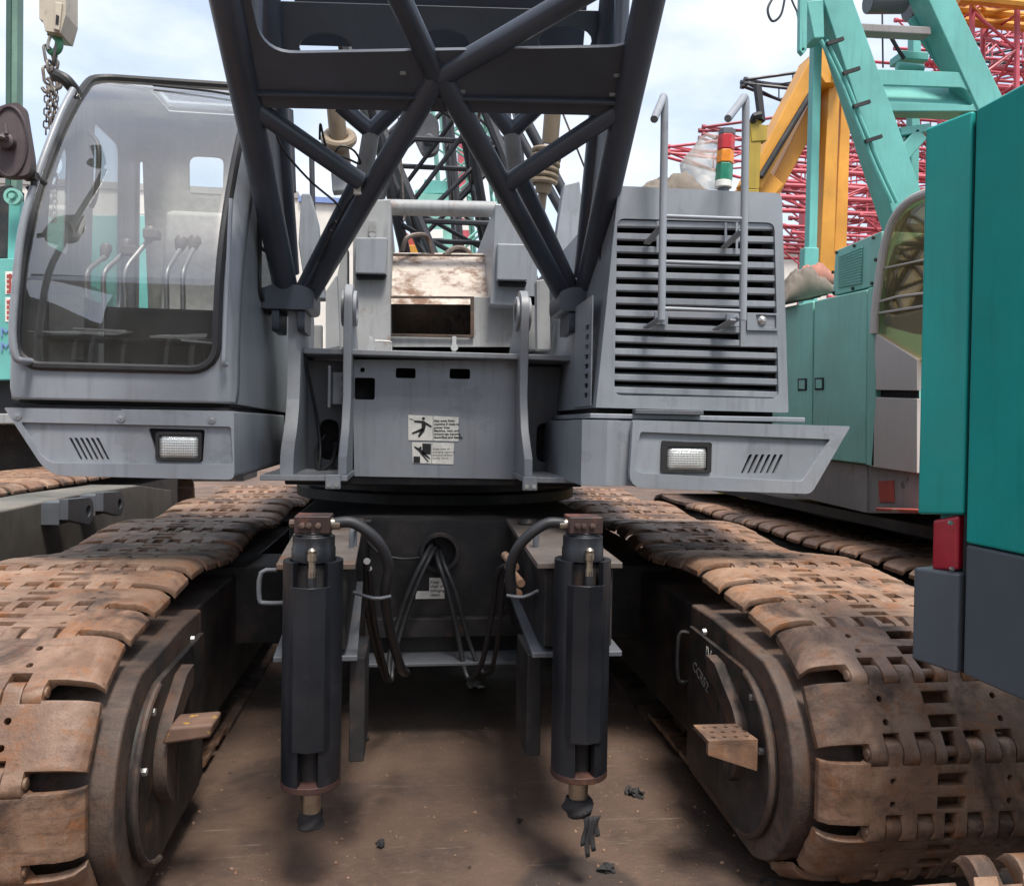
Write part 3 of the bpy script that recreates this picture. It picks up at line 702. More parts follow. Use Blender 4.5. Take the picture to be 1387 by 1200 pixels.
# plate steel brackets that carry the boom foot
def bracket(x, th, prof, name, boss=None):
    mb = MB(); mb.plate(prof, (x-th/2, 0, 0), (0, 1, 0), (0, 0, 1), (th, 0, 0), [circle(boss[0], boss[1], boss[2]*.55)] if boss else [])
    o = mb.build(name, 'gray_cast', crane, .005)
    if boss:
        for s in (-1, 1):
            MB().ring((x+s*th/2, boss[0], boss[1]), (x+s*(th/2+.018), boss[0], boss[1]), boss[2]*.93, boss[2]*.57).build('pin_boss', 'gray_cast', o, .003)
    return o
po = rpoly([(3.97, 1.352), (4.75, 1.352), (4.75, 2.2), (4.36, 2.32), (4.18, 2.28), (4.19, 1.80), (4.14, 1.60), (3.99, 1.47)], [.0, 0, .05, .05, .05, .15, .15, .06])
for x_ in (-.585, .905): bracket(x_, .062, po, 'boom_foot_bracket')
pi_ = [(3.99, 1.352), (4.75, 1.352), (4.75, 2.0)]+[(4.33+.125*math.cos(R_(a)), 2.20+.125*math.sin(R_(a))) for a in range(10, 190, 15)]+[(4.21, 1.95), (4.22, 1.75), (4.15, 1.58), (4.0, 1.44)]
for x_ in (-.325, .585): bracket(x_, .042, pi_, 'inner_bracket', (4.33, 2.20, .10))
# deck ledge across the brackets
MB().box((-.555, 4.28, 1.955), (.875, 4.75, 1.985)).build('deck_ledge', 'gray_cast', crane, .006)
lk = MB(); c = at(457, 520, 4.35)
lk.box((c.x-.045, 4.30, 1.68), (c.x-.03, 4.36, 1.90)); lk.box((c.x-.028, 4.38, 1.70), (c.x+.06, 4.40, 1.87))
lk.build('hose_manifold_plate', 'gray', crane, .004)
mk = MB()
for k in range(3): mk.lathe([(.018, 0), (.018, .02), (.009, .03)], (c.x+.035, 4.38, 1.73+.055*k), (0, -1, 0), 10)
mk.build_each('manifold_port', 'gray_cast', crane)
cb_ = MB(); cb_.path([at(411, 480, 4.3), at(420, 520, 4.4), at(430, 570, 4.46), at(434, 610, 4.44), at(431, 640, 4.3)], .008);
cb_.path([at(432, 640, 4.3), at(428, 610, 4.45), at(440, 590, 4.5)], .007); cb_.path([at(455, 600, 4.5), at(450, 625, 4.4), at(433, 640, 4.3)], .012)
cb_.build_each('loose_cable', 'hose', crane)

# warning stickers on the front panel
ws = MB(); front(ws, [(553, 562), (621, 565), (621, 598), (611, 597.5), (553, 596)], PY-.001, -.002); wsg = ws.build('warning_sign', 'white', crane)
ws2 = MB(); front(ws2, [(558, 599), (615, 600), (614, 629), (559, 627)], PY-.001, -.002); wsg2 = ws2.build('warning_sign', 'white', crane)
def mark(mb, pts, Y=PY-.0035, d=-.0012): return front(mb, pts, Y, d)
pk = MB()
hc = at(573.5, 567, PY); pk.plate(circle(hc.x, hc.z, .0085, 14), (0, PY-.0035, 0), (1, 0, 0), (0, 0, 1), (0, -.0012, 0))
for poly in ([(561, 569.5), (574, 570), (577, 572), (585, 577), (584, 579), (577, 575.5), (576, 580), (571, 580), (571, 573), (561, 572)], [(571, 580), (576, 580), (575, 584), (568, 592.5), (566, 591)], [(571, 580), (575, 582), (566, 586), (558, 588), (558, 586)],
             [(555, 566.5), (561, 568.5), (561, 569.2), (555, 567.5)], [(586.3, 563.5), (586.9, 563.5), (586.9, 596.6), (586.3, 596.6)]): mark(pk, poly)
pk.build('pictogram', 'ink', wsg)
words('sign_text', 'Stay away from\nmachine if close to\npower lines.\nMachine, load, and\nground can become\nelectrified and deadly.', .0178, 'ink', wsg, at(588, 571.5, PY-.0032), (1, 0, .02), (0, 0, 1), .0008, 'LEFT', .0006)
pk = MB()
for poly in ([(572, 600.5), (584, 601), (583.5, 615.5), (572, 615)], [(560, 618), (569, 618.3), (569, 626.8), (560, 626.5)], [(561, 604), (570, 608), (573, 611), (583, 621), (582, 622), (573, 616), (581, 625), (579.5, 626), (570, 615), (568, 612), (561, 606)], [(584.8, 600), (585.3, 600), (585, 627.5), (584.5, 627.5)]): mark(pk, poly)
hc = at(569.5, 606.5, PY); pk.plate(circle(hc.x, hc.z, .007, 12), (0, PY-.0035, 0), (1, 0, 0), (0, 0, 1), (0, -.0012, 0))
pk.build('pictogram', 'ink', wsg2)
words('sign_text', 'Keep clear of\nswinging upper to\nprevent serious\nbodily injury.', .0165, 'ink', wsg2, at(586.5, 609.5, PY-.0032), (1, 0, .02), (0, 0, 1), .0006)

# ---- skirts below cab and engine hood
def headlight(px, Y, name='headlight'):
    """px: outer corners of the dark recess, then of the lens"""
    (a, b), (c, d) = px
    p, q = at(*a, Y), at(*b, Y); l, m = at(*c, Y), at(*d, Y)
    h = MB(); h.plate(rrect(p.x, q.z, q.x, p.z, .012), (0, Y-.004, 0), (1, 0, 0), (0, 0, 1), (0, .03, 0), [rrect(l.x, m.z, m.x, l.z, .008)])
    ho = h.build(name, 'rubber', crane, .003)
    n_ = 9; rows = []
    for i in range(7):
        v_ = i/6; rows.append([(l.x+(m.x-l.x)*j/8, Y+.006-.012*(1-(2*j/8-1)**4)*(1-(2*v_-1)**4), m.z+(l.z-m.z)*v_) for j in range(9)])
    MB().grid(rows).build('lens', 'lens', ho, solid=.002)
    return ho
def skirt(body, inset, slots, lamp, screws, Y, back, name):
    b = MB(); o = rpoly(XZ(body, Y+.02), [.01, .01, .03, .07])
    b.plate(o, (0, Y+.03, 0), (1, 0, 0), (0, 0, 1), (0, back-Y, 0)); root = b.build(name, 'gray', crane, .012, seg=3)
    rec = rpoly(XZ(lamp, Y), .012); 
    f = MB(); f.plate(rpoly(XZ(body, Y), [.01, .01, .03, .07]), (0, Y+.026, 0), (1, 0, 0), (0, 0, 1), (0, -.018, 0), [rpoly(XZ(s_, Y), .004, 2) for s_ in slots]+[rec])
    f.build('face_panel', 'gray', root, .005)
    k = MB(); k.plate(rpoly(XZ(body, Y), [.01, .01, .03, .07]), (0, Y+.0075, 0), (1, 0, 0), (0, 0, 1), (0, -.014, 0), [rpoly(XZ(inset, Y), [.012, .012, .02, .05])])
    k.build('raised_border', 'gray', root, .008, seg=3)
    d = MB(); d.plate(rec, (0, Y+.029, 0), (1, 0, 0), (0, 0, 1), (0, -.002, 0))
    for s_ in slots: d.plate(XZ(s_, Y), (0, Y+.029, 0), (1, 0, 0), (0, 0, 1), (0, -.002, 0))
    d.build_each('vent_backing', 'dark', root)
    if screws:
        s2 = MB()
        for px in screws: c = at(*px, Y-.007); s2.lathe([(.016, 0), (.016, .004), (.011, .004), (.010, .002), (.010, .005), (.004, .007)], c, (0, -1, 0), 18)
        s2.build_each('screw', 'gray_cast', root)
    return root
sl = [[(92+7.3*k, 593), (96+7.3*k, 593), (111+7.3*k, 622.5), (107.5+7.3*k, 622.5)] for k in range(6)]
sk1 = skirt([(6, 552), (317, 557), (318, 650), (66, 644)], [(29, 572), (313, 578), (316, 629), (63, 627)], sl,
            [(200, 580), (277, 582), (274, 626), (214, 625)], [(24, 563), (164, 566), (287, 568)], 3.5, 4.85, 'cab_skirt')
headlight((((211, 585), (273, 625)), ((215, 589), (269, 622))), 3.5)
sr = [[(1016+8.4*k, 615.5), (1020+8.4*k, 615.8), (1008.5+8.4*k, 641.5), (1004.5+8.4*k, 641.2)] for k in range(6)]
sk2 = skirt([(857, 569), (1151, 577.5), (1098, 669), (851, 660.5)], [(867, 585), (1124, 595), (1086, 652), (856, 640)], sr,
            [(896, 597), (966, 600), (958, 641), (899, 640)], [], 3.5, 4.85, 'engine_skirt')
headlight((((896, 598), (963, 641)), ((904, 605), (957, 638))), 3.5)
eb = MB(); p1, p2 = at(789, 567, 3.55), at(789, 650, 3.55); zt_, zb_ = at(850, 569, 3.5).z, at(830, 660, 3.5).z
eb.plate([(.755, 3.545), (.862, 3.503), (.935, 3.545), (1.02, 3.545), (1.02, 4.80), (.755, 4.80)], (0, 0, zb_+.004), (1, 0, 0), (0, 1, 0), (0, 0, zt_-zb_-.006)); eb.build('skirt_end_block', 'gray', crane, .002, ang=20)
MB().plate([(.79, 3.54), (1.80, 3.54), (1.80, 4.8), (.79, 4.8)], (0, 0, 1.642), (1, 0, 0), (0, 1, 0), (0, 0, .022)).build('hood_sill', 'gray', crane, .004)
MB().box((.985, 3.5, 1.665), (1.30, 3.55, 1.685)).build('sill_bracket', 'gray_dark', crane, .003)

# ---- engine hood with louvres
HY = 3.55
hood = MB(); hw = [(838, 252), (1059, 262), (1068, 559), (807, 552)]
oh = rpoly(XZ(hw, HY), [.01, .03, .01, .0])
hole = rpoly(XZ([(836, 296), (1049, 302), (1055, 540), (832, 535)], HY), .035)
hood.plate(oh, (0, HY, 0), (1, 0, 0), (0, 0, 1), (0, .03, 0), [hole]); ho = hood.build('engine_hood', 'gray', crane, .01, seg=3)
side = MB(); bx = XZ(hw, HY)
side.plate([bx[0], bx[1], (bx[1][0]+.0, bx[1][1]), bx[2], bx[3]] and rpoly([bx[0], bx[1], bx[2], bx[3]], [.01, .03, .01, .0]), (0, 8.3, 0), (1, 0, 0), (0, 0, 1), (0, .03, 0))
rows = [[(p[0], y, p[1]) for p in rpoly([bx[0], bx[1], bx[2], bx[3]], [.01, .03, .01, .0])] for y in (HY+.03, 8.3)]
side.grid(rows, close=True); side.build('hood_body', 'gray', ho)
MB().box((bx[3][0]+.03, HY+.10, 1.50), (bx[2][0]-.03, 8.25, 1.70)).build('hood_floor', 'undercar', ho)
MB().box((bx[3][0]+.06, HY+.22, 1.72), (bx[2][0]-.05, HY+.25, 2.62)).build('radiator_core', 'dark', ho)
lv = 14; y0p, y1p = 306, 541
for k in range(lv):
    t = k/(lv-1); yl = 306+(531-306)*t; yr = 311+(538-311)*t
    xl = 834-2*t; xr = 1049+5*t
    if 8 <= k <= 9: xr = 1004
    a, b = at(xl-3, yl-3, HY+.02), at(xr+(4 if xr != 1004 else 0), yr-3, HY+.02)
    m2 = MB()
    prof = [(-.012, .013), (-.012, -.013), (.0, -.019), (.05, .022), (.046, .027), (.0, -.008), (-.004, .013)]
    vs = [(p.x, p.y+q[0], p.z+q[1]) for p in (a, b) for q in prof]; n_ = len(prof)
    m2.add(vs, [(i, (i+1) % n_, n_+(i+1) % n_, n_+i) for i in range(n_)]+[tuple(range(n_)), tuple(reversed(range(n_, 2*n_)))])
    m2.build('louvre_slat', 'gray', ho, .002)
lt = MB(); front(lt, [(1003, 425), (1051, 425), (1054, 471), (1003, 470)], HY-.001, .03); 
lt.build('latch_plate', 'gray', ho, .004)
fr_ = MB(); front(fr_, [(1011, 424), (1052, 425), (1053, 449), (1011, 448)], HY-.002, -.008, [XZ([(1023, 427), (1050, 428), (1050, 445), (1023, 444)], HY)]); fr_.build('latch_frame', 'gray', ho, .002)
c = at(1032, 434, HY); MB().lathe([(.02, 0), (.02, .006), (.012, .014), (.006, .02)], c, (0, -1, 0), 16).build('latch_knob', 'chrome', ho)
stp = MB()
for x_ in (841, 1003): pass
front(stp, [(889, 300), (892, 300), (892, 334), (889, 334)], HY-.005, -.006); front(stp, [(981, 302), (984, 302), (984, 337), (981, 337)], HY-.005, -.006); front(stp, [(996, 302), (999, 302), (999, 337), (996, 337)], HY-.005, -.006); stp.build_each('louvre_stay', 'gray', ho)
# side grille holes next to the boom
gr = MB(); gr.plate([(3.62, 1.70), (4.0, 1.70), (4.0, 2.2), (3.62, 2.2)], (bx[3][0]-.004, 0, 0), (0, 1, 0), (0, 0, 1), (-.006, 0, 0), [[(3.68+.0, 1.74+.045*k), (3.76, 1.74+.045*k), (3.76, 1.762+.045*k), (3.68, 1.762+.045*k)] for k in range(8)]); gr.build('side_grille', 'gray', ho)
# ladder rails
LY = 3.42
ld = MB(); r_ = .0165
for xt, yb, tip in ((900, 434, (886, 162)), (1010, 434, (986, 161))):
    top = at(xt-1, 136, LY); hook = at(*tip, LY-.13)
    ld.path([at(xt-4, yb, LY), at(xt-2, 300, LY), at(xt, 160, LY), top+V((.0, 0, .01)), top+(hook-top)*.28+V((0, 0, .012)), hook], r_, 12, 8)
ld.build_each('ladder_rail', 'gray', ho)
rg_ = MB()
for yy in (293, 355, 418): rg_.tube(at(897, yy, LY), at(1008, yy+4, LY), .009)
rg_.build_each('ladder_rung', 'gray', ho)
bk = MB()
for xt, yt in ((896, 430), (993, 433), (1003, 430), (897, 306), (1005, 312)):
    p = at(xt, yt, LY); bk.bar(p, V((p.x-.03, HY, p.z-.03 if yt > 400 else p.z-.05)), .03, .008)
for xt, yt in ((896, 430), (993, 433)): p = at(xt, yt, HY-.02); bk.box((p.x-.03, HY-.02, p.z-.03), (p.x+.03, HY-.005, p.z+.025)); bk.lathe([(.012, 0), (.012, .012)], p, (0, -1, 0), 6)
bk.build_each('ladder_bracket', 'gray', ho)
# ---- cab
def cprof(t):                       # front profile of the cab: t in metres of arc -> (y, z)
    return CP[min(int(t/CPD), len(CP)-1)]
_raw = spline([V((0, y, z)) for y, z in ((3.50, 1.674), (3.503, 1.80), (3.515, 2.0), (3.56, 2.25), (3.69, 2.55), (3.90, 2.88), (4.13, 3.15), (4.30, 3.29), (4.46, 3.345), (4.7, 3.37), (5.02, 3.38))], 24)
_L = [0]
for a, b in zip(_raw, _raw[1:]): _L.append(_L[-1]+(b-a).length)
CPL = _L[-1]; CPD = .004; CP = []; _i = 0
for k in range(int(CPL/CPD)+1):
    s_ = k*CPD
    while _i < len(_L)-2 and _L[_i+1] < s_: _i += 1
    f_ = (s_-_L[_i])/max(1e-9, _L[_i+1]-_L[_i]); CP.append(_raw[_i].lerp(_raw[_i+1], f_))
XLc, XRc = -1.615, -.735; RC = .10
def csurf(x, t, off=0.):
    p = cprof(t); q = cprof(min(t+.02, CPL-.001)); o = cprof(max(t-.02, 0)); d = (q-o).normalized(); nrm = V((0, -d.z, d.y))
    if nrm.y > 0 and nrm.z < 0: nrm = -nrm
    r = RC; dy = 0
    if x > XRc-r: u = (x-(XRc-r))/r; dy = r*(1-math.sqrt(max(0, 1-u*u)))
    if x < XLc+.05: u = ((XLc+.05)-x)/.05; dy = .05*(1-math.sqrt(max(0, 1-min(1, u)**2)))
    return V((x, p.y, p.z))-nrm*dy+nrm*off
T_TOP = None
for k, p in enumerate(CP):
    if p.z > 3.30: T_TOP = k*CPD; break
cab = thing('cab', '', '', (-1.175, 4.3, 1.655)); del cab['label']; del cab['category']; cab.parent = crane; cab.location = ORG['cab']-ORG['crawler_crane']
NL = 120
def ring_xy(k, n, x0, x1, t0, t1, r):   # k-th of n points of a rounded rectangle in (x, t)
    per = rr_cache.setdefault((x0, x1, t0, t1, r), None)
    if per is None:
        pts = []
        for cx, cy, a0 in ((x1-r, t1-r, 0), (x0+r, t1-r, 90), (x0+r, t0+r, 180), (x1-r, t0+r, 270)):
            for i in range(NL//4): 
                pts.append((cx, cy, a0+90*i/(NL//4-1)))
        per = [(cx+r*math.cos(R_(a)), cy+r*math.sin(R_(a))) for cx, cy, a in pts]; rr_cache[(x0, x1, t0, t1, r)] = per
    return per[k]
rr_cache = {}
def dens(loop, n):                 # resample closed loop evenly
    q = loop+[loop[0]]; L = [0]
    for a, b in zip(q, q[1:]): L.append(L[-1]+math.hypot(b[0]-a[0], b[1]-a[1]))
    out = []; i = 0
    for k in range(n):
        s = L[-1]*k/n
        while L[i+1] < s: i += 1
        f = (s-L[i])/max(1e-9, L[i+1]-L[i]); out.append((q[i][0]+(q[i+1][0]-q[i][0])*f, q[i][1]+(q[i+1][1]-q[i][1])*f))
    return out
WX0, WX1, WT0, WT1 = -1.575, -.812, .145, T_TOP-.015
def win_loop(m, r=.09):
    return dens([ring_xy(k, NL, WX0-m, WX1+m, WT0-m, WT1+m, r+m) for k in range(NL)], 160)
wl = win_loop(0)
ocen = ((WX0+WX1)/2, (WT0+WT1)/2)
def outer_pt(p):                   # push the window loop out to the panel border
    dx, dy = p[0]-ocen[0], p[1]-ocen[1]
    sx = ((XRc if dx > 0 else XLc)-ocen[0])/dx if abs(dx) > 1e-6 else 1e9; sy = ((T_TOP+.06 if dy > 0 else 0)-ocen[1])/dy if abs(dy) > 1e-6 else 1e9
    s = min(sx, sy); return (ocen[0]+dx*s, ocen[1]+dy*s)
mb = MB(); rows = []
for i in range(13):
    f = i/12; f = f; row = []
    for p in wl: o = outer_pt(p); row.append(csurf(p[0]+(o[0]-p[0])*f, p[1]+(o[1]-p[1])*f))
    rows.append(row)
mb.grid(rows, close=True); mb.build('cab_front', 'gray', cab, ang=50, solid=.012)
mb = MB(); mb.loop([csurf(*p, .006) for p in win_loop(.008)], .019, 8); mb.build('windscreen_seal', 'rubber', cab)
mb = MB(); rows = []
for i in range(1, 25):
    f = i/24; rows.append([csurf(ocen[0]+(p[0]-ocen[0])*f, ocen[1]+(p[1]-ocen[1])*f, -.002) for p in wl])
mb.grid(rows, close=True); mb.add([csurf(*ocen, -.002)]+rows[0], [(0, 1+i, 1+(i+1) % 160) for i in range(160)]); wsn = mb.build('windscreen', 'glass', cab, ang=180)
# roof and rear wall, side walls with window openings
mb = MB(); rows = []
for k in range(9):
    t = T_TOP+.055+(CPL-.005-T_TOP-.055)*k/8; rows.append([csurf(XLc+(XRc-XLc)*j/24, t) for j in range(25)])
def holed(rows, js, ks):
    nc = len(rows[0]); return MB().add([p for r in rows for p in r], [(i*nc+j, i*nc+j+1, (i+1)*nc+j+1, (i+1)*nc+j) for i in range(len(rows)-1) for j in range(nc-1) if not (js[0] <= j < js[1] and ks[0] <= i < ks[1])])
holed(rows, (6, 21), (1, 6)).build('cab_roof', 'gray_pale', cab, ang=50, solid=.03)
MB().grid([r[6:22] for r in rows[1:7]]).build('roof_hatch', 'glass_plain', cab)
def sidewall(x, th, holes, name, r0):
    pr_ = [(csurf(XRc if x > -1 else XLc, CPL*k/60).y, csurf(XRc if x > -1 else XLc, CPL*k/60).z) for k in range(60)]
    mb = MB(); mb.plate(pr_+[(5.0, 3.36), (5.0, 1.655)], (x, 0, 0), (0, 1, 0), (0, 0, 1), (th, 0, 0), holes); return mb.build(name, 'gray', cab, .004)
lh = [rpoly([(3.80, 2.36), (4.02, 2.36), (4.05, 2.84), (4.0, 2.87), (3.84, 2.62)], .04), rpoly([(4.30, 2.2), (4.72, 2.2), (4.72, 3.10), (4.34, 3.10)], .06)]
sidewall(XLc, .02, lh, 'left_cab_wall', 0)
rh = [rpoly([(4.02, 2.20), (4.85, 2.20), (4.85, 3.15), (4.22, 3.15), (4.02, 2.80)], .09)]
sidewall(XRc, -.02, rh, 'right_cab_wall', 0)
for x_, hs_ in ((XLc+.01, lh), (XRc-.01, rh)):
    for h_ in hs_:
        MB().plate(h_, (x_-.003, 0, 0), (0, 1, 0), (0, 0, 1), (.006, 0, 0)).build('side_window', 'glass_plain', cab)
MB().loop([(XRc+.004, *p) for p in rh[0]], .014, 6).build('side_window_seal', 'rubber', cab)
ra, rb2 = at(257, 211, 4.98), at(302, 270, 4.98)
rhole = [rpoly([(ra.x, rb2.z), (rb2.x, rb2.z), (rb2.x+.005, ra.z), (ra.x-.005, ra.z)], .05), rpoly([(XLc+.03, 2.0), (XLc+.10, 2.0), (XLc+.05, 3.1), (XLc+.03, 3.1)], .01)]
mb = MB(); mb.plate([(XLc+.02, 1.66), (XRc-.02, 1.66), (XRc-.02, 3.35), (XLc+.02, 3.35)], (0, 4.97, 0), (1, 0, 0), (0, 0, 1), (0, .025, 0), rhole); mb.build('rear_cab_wall', 'interior', cab)
MB().plate(rhole[0], (0, 4.98, 0), (1, 0, 0), (0, 0, 1), (0, .005, 0)).build('rear_window', 'glass_plain', cab)
MB().box((XLc+.02, 3.56, 1.66), (XRc-.02, 4.97, 1.70)).build('cab_floor', 'interior_dark', cab)
mb = MB(); rows = [[csurf(XLc+.03+(XRc-XLc-.06)*j/24, T_TOP+.07+(CPL-.03-T_TOP-.07)*k/8, -.03) for j in range(25)] for k in range(9)]; holed(rows, (6, 21), (1, 6)).build('headliner', 'liner', cab, solid=.01)
se = MB(); se.box((-1.40, 4.30, 2.02), (-.95, 4.78, 2.14)); se.build('seat_cushion', 'interior_dark', cab, .03)
se = MB(); se.obox((-1.175, 4.80, 2.45), (.22, 0, 0), (0, .05, .0), (0, .05, .34)); se.build('seat_back', 'interior', cab, .04)
MB().box((-1.30, 4.4, 1.70), (-1.05, 4.7, 2.02)).build('seat_base', 'interior_dark', cab, .01)
cs = MB(); cs.box((-1.36, 3.80, 1.70), (-.80, 4.02, 2.10)); cs.build('lever_console', 'interior_dark', cab, .02)
cs = MB(); cs.box((-.96, 4.15, 1.70), (-.78, 4.75, 2.22)); cs.build('side_console', 'interior_dark', cab, .02)
cs = MB(); cs.obox((-1.50, 3.86, 1.92), (.075, 0, 0), (0, .09, 0), (0, .0, .22)); cs.build('fire_extinguisher_box', 'interior', cab, .01)
for (x0, y0, x1, y1, kr) in ((118, 372, 142, 348, .028), (141, 372, 170, 342, .03), (170, 368, 202, 325, .032), (226, 372, 244, 338, .032), (248, 372, 262, 337, .032)):
    a, b = at(x0, 460, 3.93), at(x0, y0, 3.95); c2 = at(x1, y1, 4.08)
    l_ = MB(); l_.path([a, at(x0, 410, 3.94), b, b.lerp(c2, .5)+V((0, 0, .01)), c2], .0115, 10, 5); lo = l_.build('control_lever', 'rod', cab)
    MB().lathe([(.008, -.05), (.02, -.03), (kr*.8, -.012), (kr, .008), (kr*.8, .03), (.005, .04)], c2+V((0, .01, .03)), (.15, .2, 1), 14).build('lever_knob', 'knob', lo)
for px in ((176, 340), (206, 318)): 
    c = at(*px, 4.05); MB().box(c-V((.035, .03, .022)), c+V((.035, .03, .022))).build('switch_box', 'knob', cab, .006)
pd = MB()
for x_ in (-1.42, -1.28, -1.0): pd.obox((x_, 3.74, 1.80), (.045, 0, 0), (0, .01, .055), (0, .012, -.002))
pd.build_each('foot_pedal', 'interior_dark', cab, .004)
MB().box((-1.56, 3.54, 1.695), (-.80, 3.70, 1.73)).build('dash_sill', paint('dusty_red_sill', (.2, .11, .085), .8, .1, .1), cab, .006)
# white sheets standing in for white roofs reflected in the windscreen
pp = MB(); pp.obox((-1.33, 3.72, 1.985), (.10, .02, .0), (-.01, .06, .004), (0, 0, .004)); pp.obox((-.97, 3.70, 1.955), (.13, -.01, -.01), (.01, .07, .01), (0, 0, .005)); pp.build_each('reflection_sheet', 'white', cab)
MB().box((-1.56, 3.63, 1.935), (-.80, 3.80, 1.95)).build('dash_shelf', 'interior_dark', cab, .004)
pl2 = MB(); pl2.path([at(121, 181, 4.25), at(131, 192, 4.22), at(134, 215, 4.2), at(130, 262, 4.2), at(124, 280, 4.25)], .012, 10, 5); pl2.build('inner_grab_rail', 'rubber', cab)
wp = MB(); wp.path([csurf(-1.28, T_TOP-.12, .01), csurf(-1.0, T_TOP-.16, .014), csurf(-.84, T_TOP-.2, .012)], .006, 6, 4); wp.build('wiper_arm', 'rubber', cab)
# grab rails, mirror
gr_ = MB(); gr_.path([at(99, 122, 3.72), at(80, 160, 3.62), at(50, 240, 3.5), at(30, 310, 3.44), at(21, 390, 3.41), at(17, 450, 3.40), at(21, 482, 3.40), at(30, 489, 3.42), at(42, 490, 3.5)], .0145, 12, 6); gr_.build('cab_grab_rail', 'gray', cab)
cl_ = MB(); cl_.path([at(76, 102, 3.75), at(88, 108, 3.74), at(97, 118, 3.76), at(104, 127, 3.85)], .026, 10, 4); cl_.tube(at(78, 104, 3.75), at(72, 96, 3.74), .018)
cl_.build('rail_clamp', 'rubber', cab)
mi = MB(); my = 3.42
o_ = rpoly(XZ([(-14, 146), (29, 137), (42, 218), (40, 238), (-10, 240)], my), [.06, .035, .03, .03, .06])
mi.plate(o_, (0, my, 0), (1, 0, 0), (0, 0, 1), (0, .05, 0)); mio = mi.build('mirror', 'purple', cab, .015, seg=3)
ctr = at(13, 192, my); MB().loop([(ctr.x+.065*math.cos(R_(a)), my-.002, ctr.z+.135*math.sin(R_(a))) for a in range(0, 360, 12)], .006, 6).build('mirror_ridge', 'purple', mio)
ma = MB(); ma.path([at(-30, 187, my-.05), at(2, 186, my-.05), at(9, 192, my-.03), at(13, 198, my)], .011, 8, 4); ma.tube(at(9, 182, my-.05), at(7, 168, my-.05), .009, .006)
ma.lathe([(.03, 0), (.03, .03), (.015, .04)], at(12, 194, my), (0, -1, 0), 12); ma.build('mirror_arm', 'purple', mio)
mc = MB(); mc.tube(at(-10, 236, 3.46), at(40, 238, 3.48), .014); mc.box(at(36, 246, 3.50), at(48, 232, 3.46)); mc.tube(at(50, 240, 3.49), at(60, 248, 3.56), .012); mc.tube(at(44, 228, 3.48), at(46, 252, 3.48), .012); mc.tube(at(38, 252, 3.5), at(46, 264, 3.52), .012)
mc.build('mirror_clamp', 'rubber', cab)
dr = MB(); dr.path([at(313, 270, 3.57), at(308, 380, 3.49), at(304, 470, 3.47), at(303, 492, 3.47), at(307, 494, 3.5)], .009, 8, 5); dr.build('corner_rail', 'gray', cab)
gd = MB(); gd.box((XLc+.02, 3.515, 1.64), (XRc-.02, 4.9, 1.656)); gd.build('cab_base_seam', 'dark', cab)
lo_ = MB(); lo_.path([at(331, 250, 4.1), at(334, 300, 4.1), at(348, 330, 4.12), at(368, 345, 4.15)], .010); lo_.build('side_hose', 'hose', cab)

# ---- boom foot
FLp, FRp = at(390, 405, 4.25), at(791, 409, 4.15)
bd = -ray(587, 1356); bd.normalize()
bv = FRp-FLp; BW = bv.length; bv.normalize(); bn = bd.cross(bv)
if bn.z < 0: bn = -bn
bn.normalize(); BM = (FLp+FRp)/2
def B(s, t, k=0.): return BM+bv*s+bd*t+bn*k
boom = thing('boom_foot', '', '', BM); del boom['label']; del boom['category']; boom.parent = crane; boom.location = BM-ORG[crane.name]
h_ = BW/2; KU = .52
for s in (-1, 1):
    MB().tube(B(s*h_, .05), B(s*h_, 8.0), .060, seg=20).build('lower_chord', 'black', boom)
    u = MB(); u.path([B(s*h_*.985, .12, .06), B(s*h_*.985, 2.4, 2.4*KU), B(s*h_*.985, 8.0, 2.4*KU)], .055, 18, 0); u.build('upper_chord', 'black', boom)
    gs = MB(); gs.plate([(.02, -.05), (.75, .02), (.95, .30), (.85, .42), (.35, .26), (.0, .14)], B(s*h_*.985-.014, 0, 0), bd, bn, bv*.028); gs.build('gusset_plate', 'gray_dark', boom, .004)
    # foot block with fork ears
    fb = MB(); c = B(s*h_, 0, 0); c = c+V((s*-.02, -.02, -.005))
    fb.plate(rpoly([(-.135, -.065), (.125, -.065), (.125, .03), (.06, .055), (-.07, .055), (-.135, .03)], [.03, .03, .02, .02, .02, .02]), c+V((0, -.12, 0)), (1, 0, 0), (0, 0, 1), (0, .30, 0)); fb.build('foot_block', 'black', boom, .012, seg=3)
    ea = MB()
    for dx in (-.062, .062): ea.plate(rpoly([(-.10, -.17), (.16, -.17), (.16, -.05), (-.10, -.05)], .03), c+V((dx-.018, 0, 0)), (0, 1, 0), (0, 0, 1), (.036, 0, 0))
    ea.build_each('fork_ear', 'black', boom, .006)
NODE = B(.0, 1.255)
def brace(p, q, r, name='brace'): return MB().tube(p, q, r, seg=18).build(name, 'black', boom)
def Lf(s, px, py):                  # point of the lower boom face under this pixel
    d = ray(px, py); tt = (BM-CAM).dot(bn)/d.dot(bn); return CAM+d*tt
brace(Lf(0, 418, 402), Lf(0, 592, 104), .047); brace(Lf(0, 764, 402), Lf(0, 598, 104), .047)
brace(Lf(0, 335, 140)+bn*.0, Lf(0, 488, 246), .040); brace(Lf(0, 852, 140), Lf(0, 688, 248), .040)
brace(Lf(0, 592, 106), B(-h_, 2.9), .043); brace(Lf(0, 592, 106), B(h_, 1.72), .043)
brace(B(-h_, 2.9), B(h_, 4.6), .043); brace(B(h_, 4.6), B(-h_, 6.3), .043); brace(B(-h_, 6.3), B(h_, 8), .043)
def U(s, t): return B(s, t, t*KU if t < 2.4 else 2.4*KU)
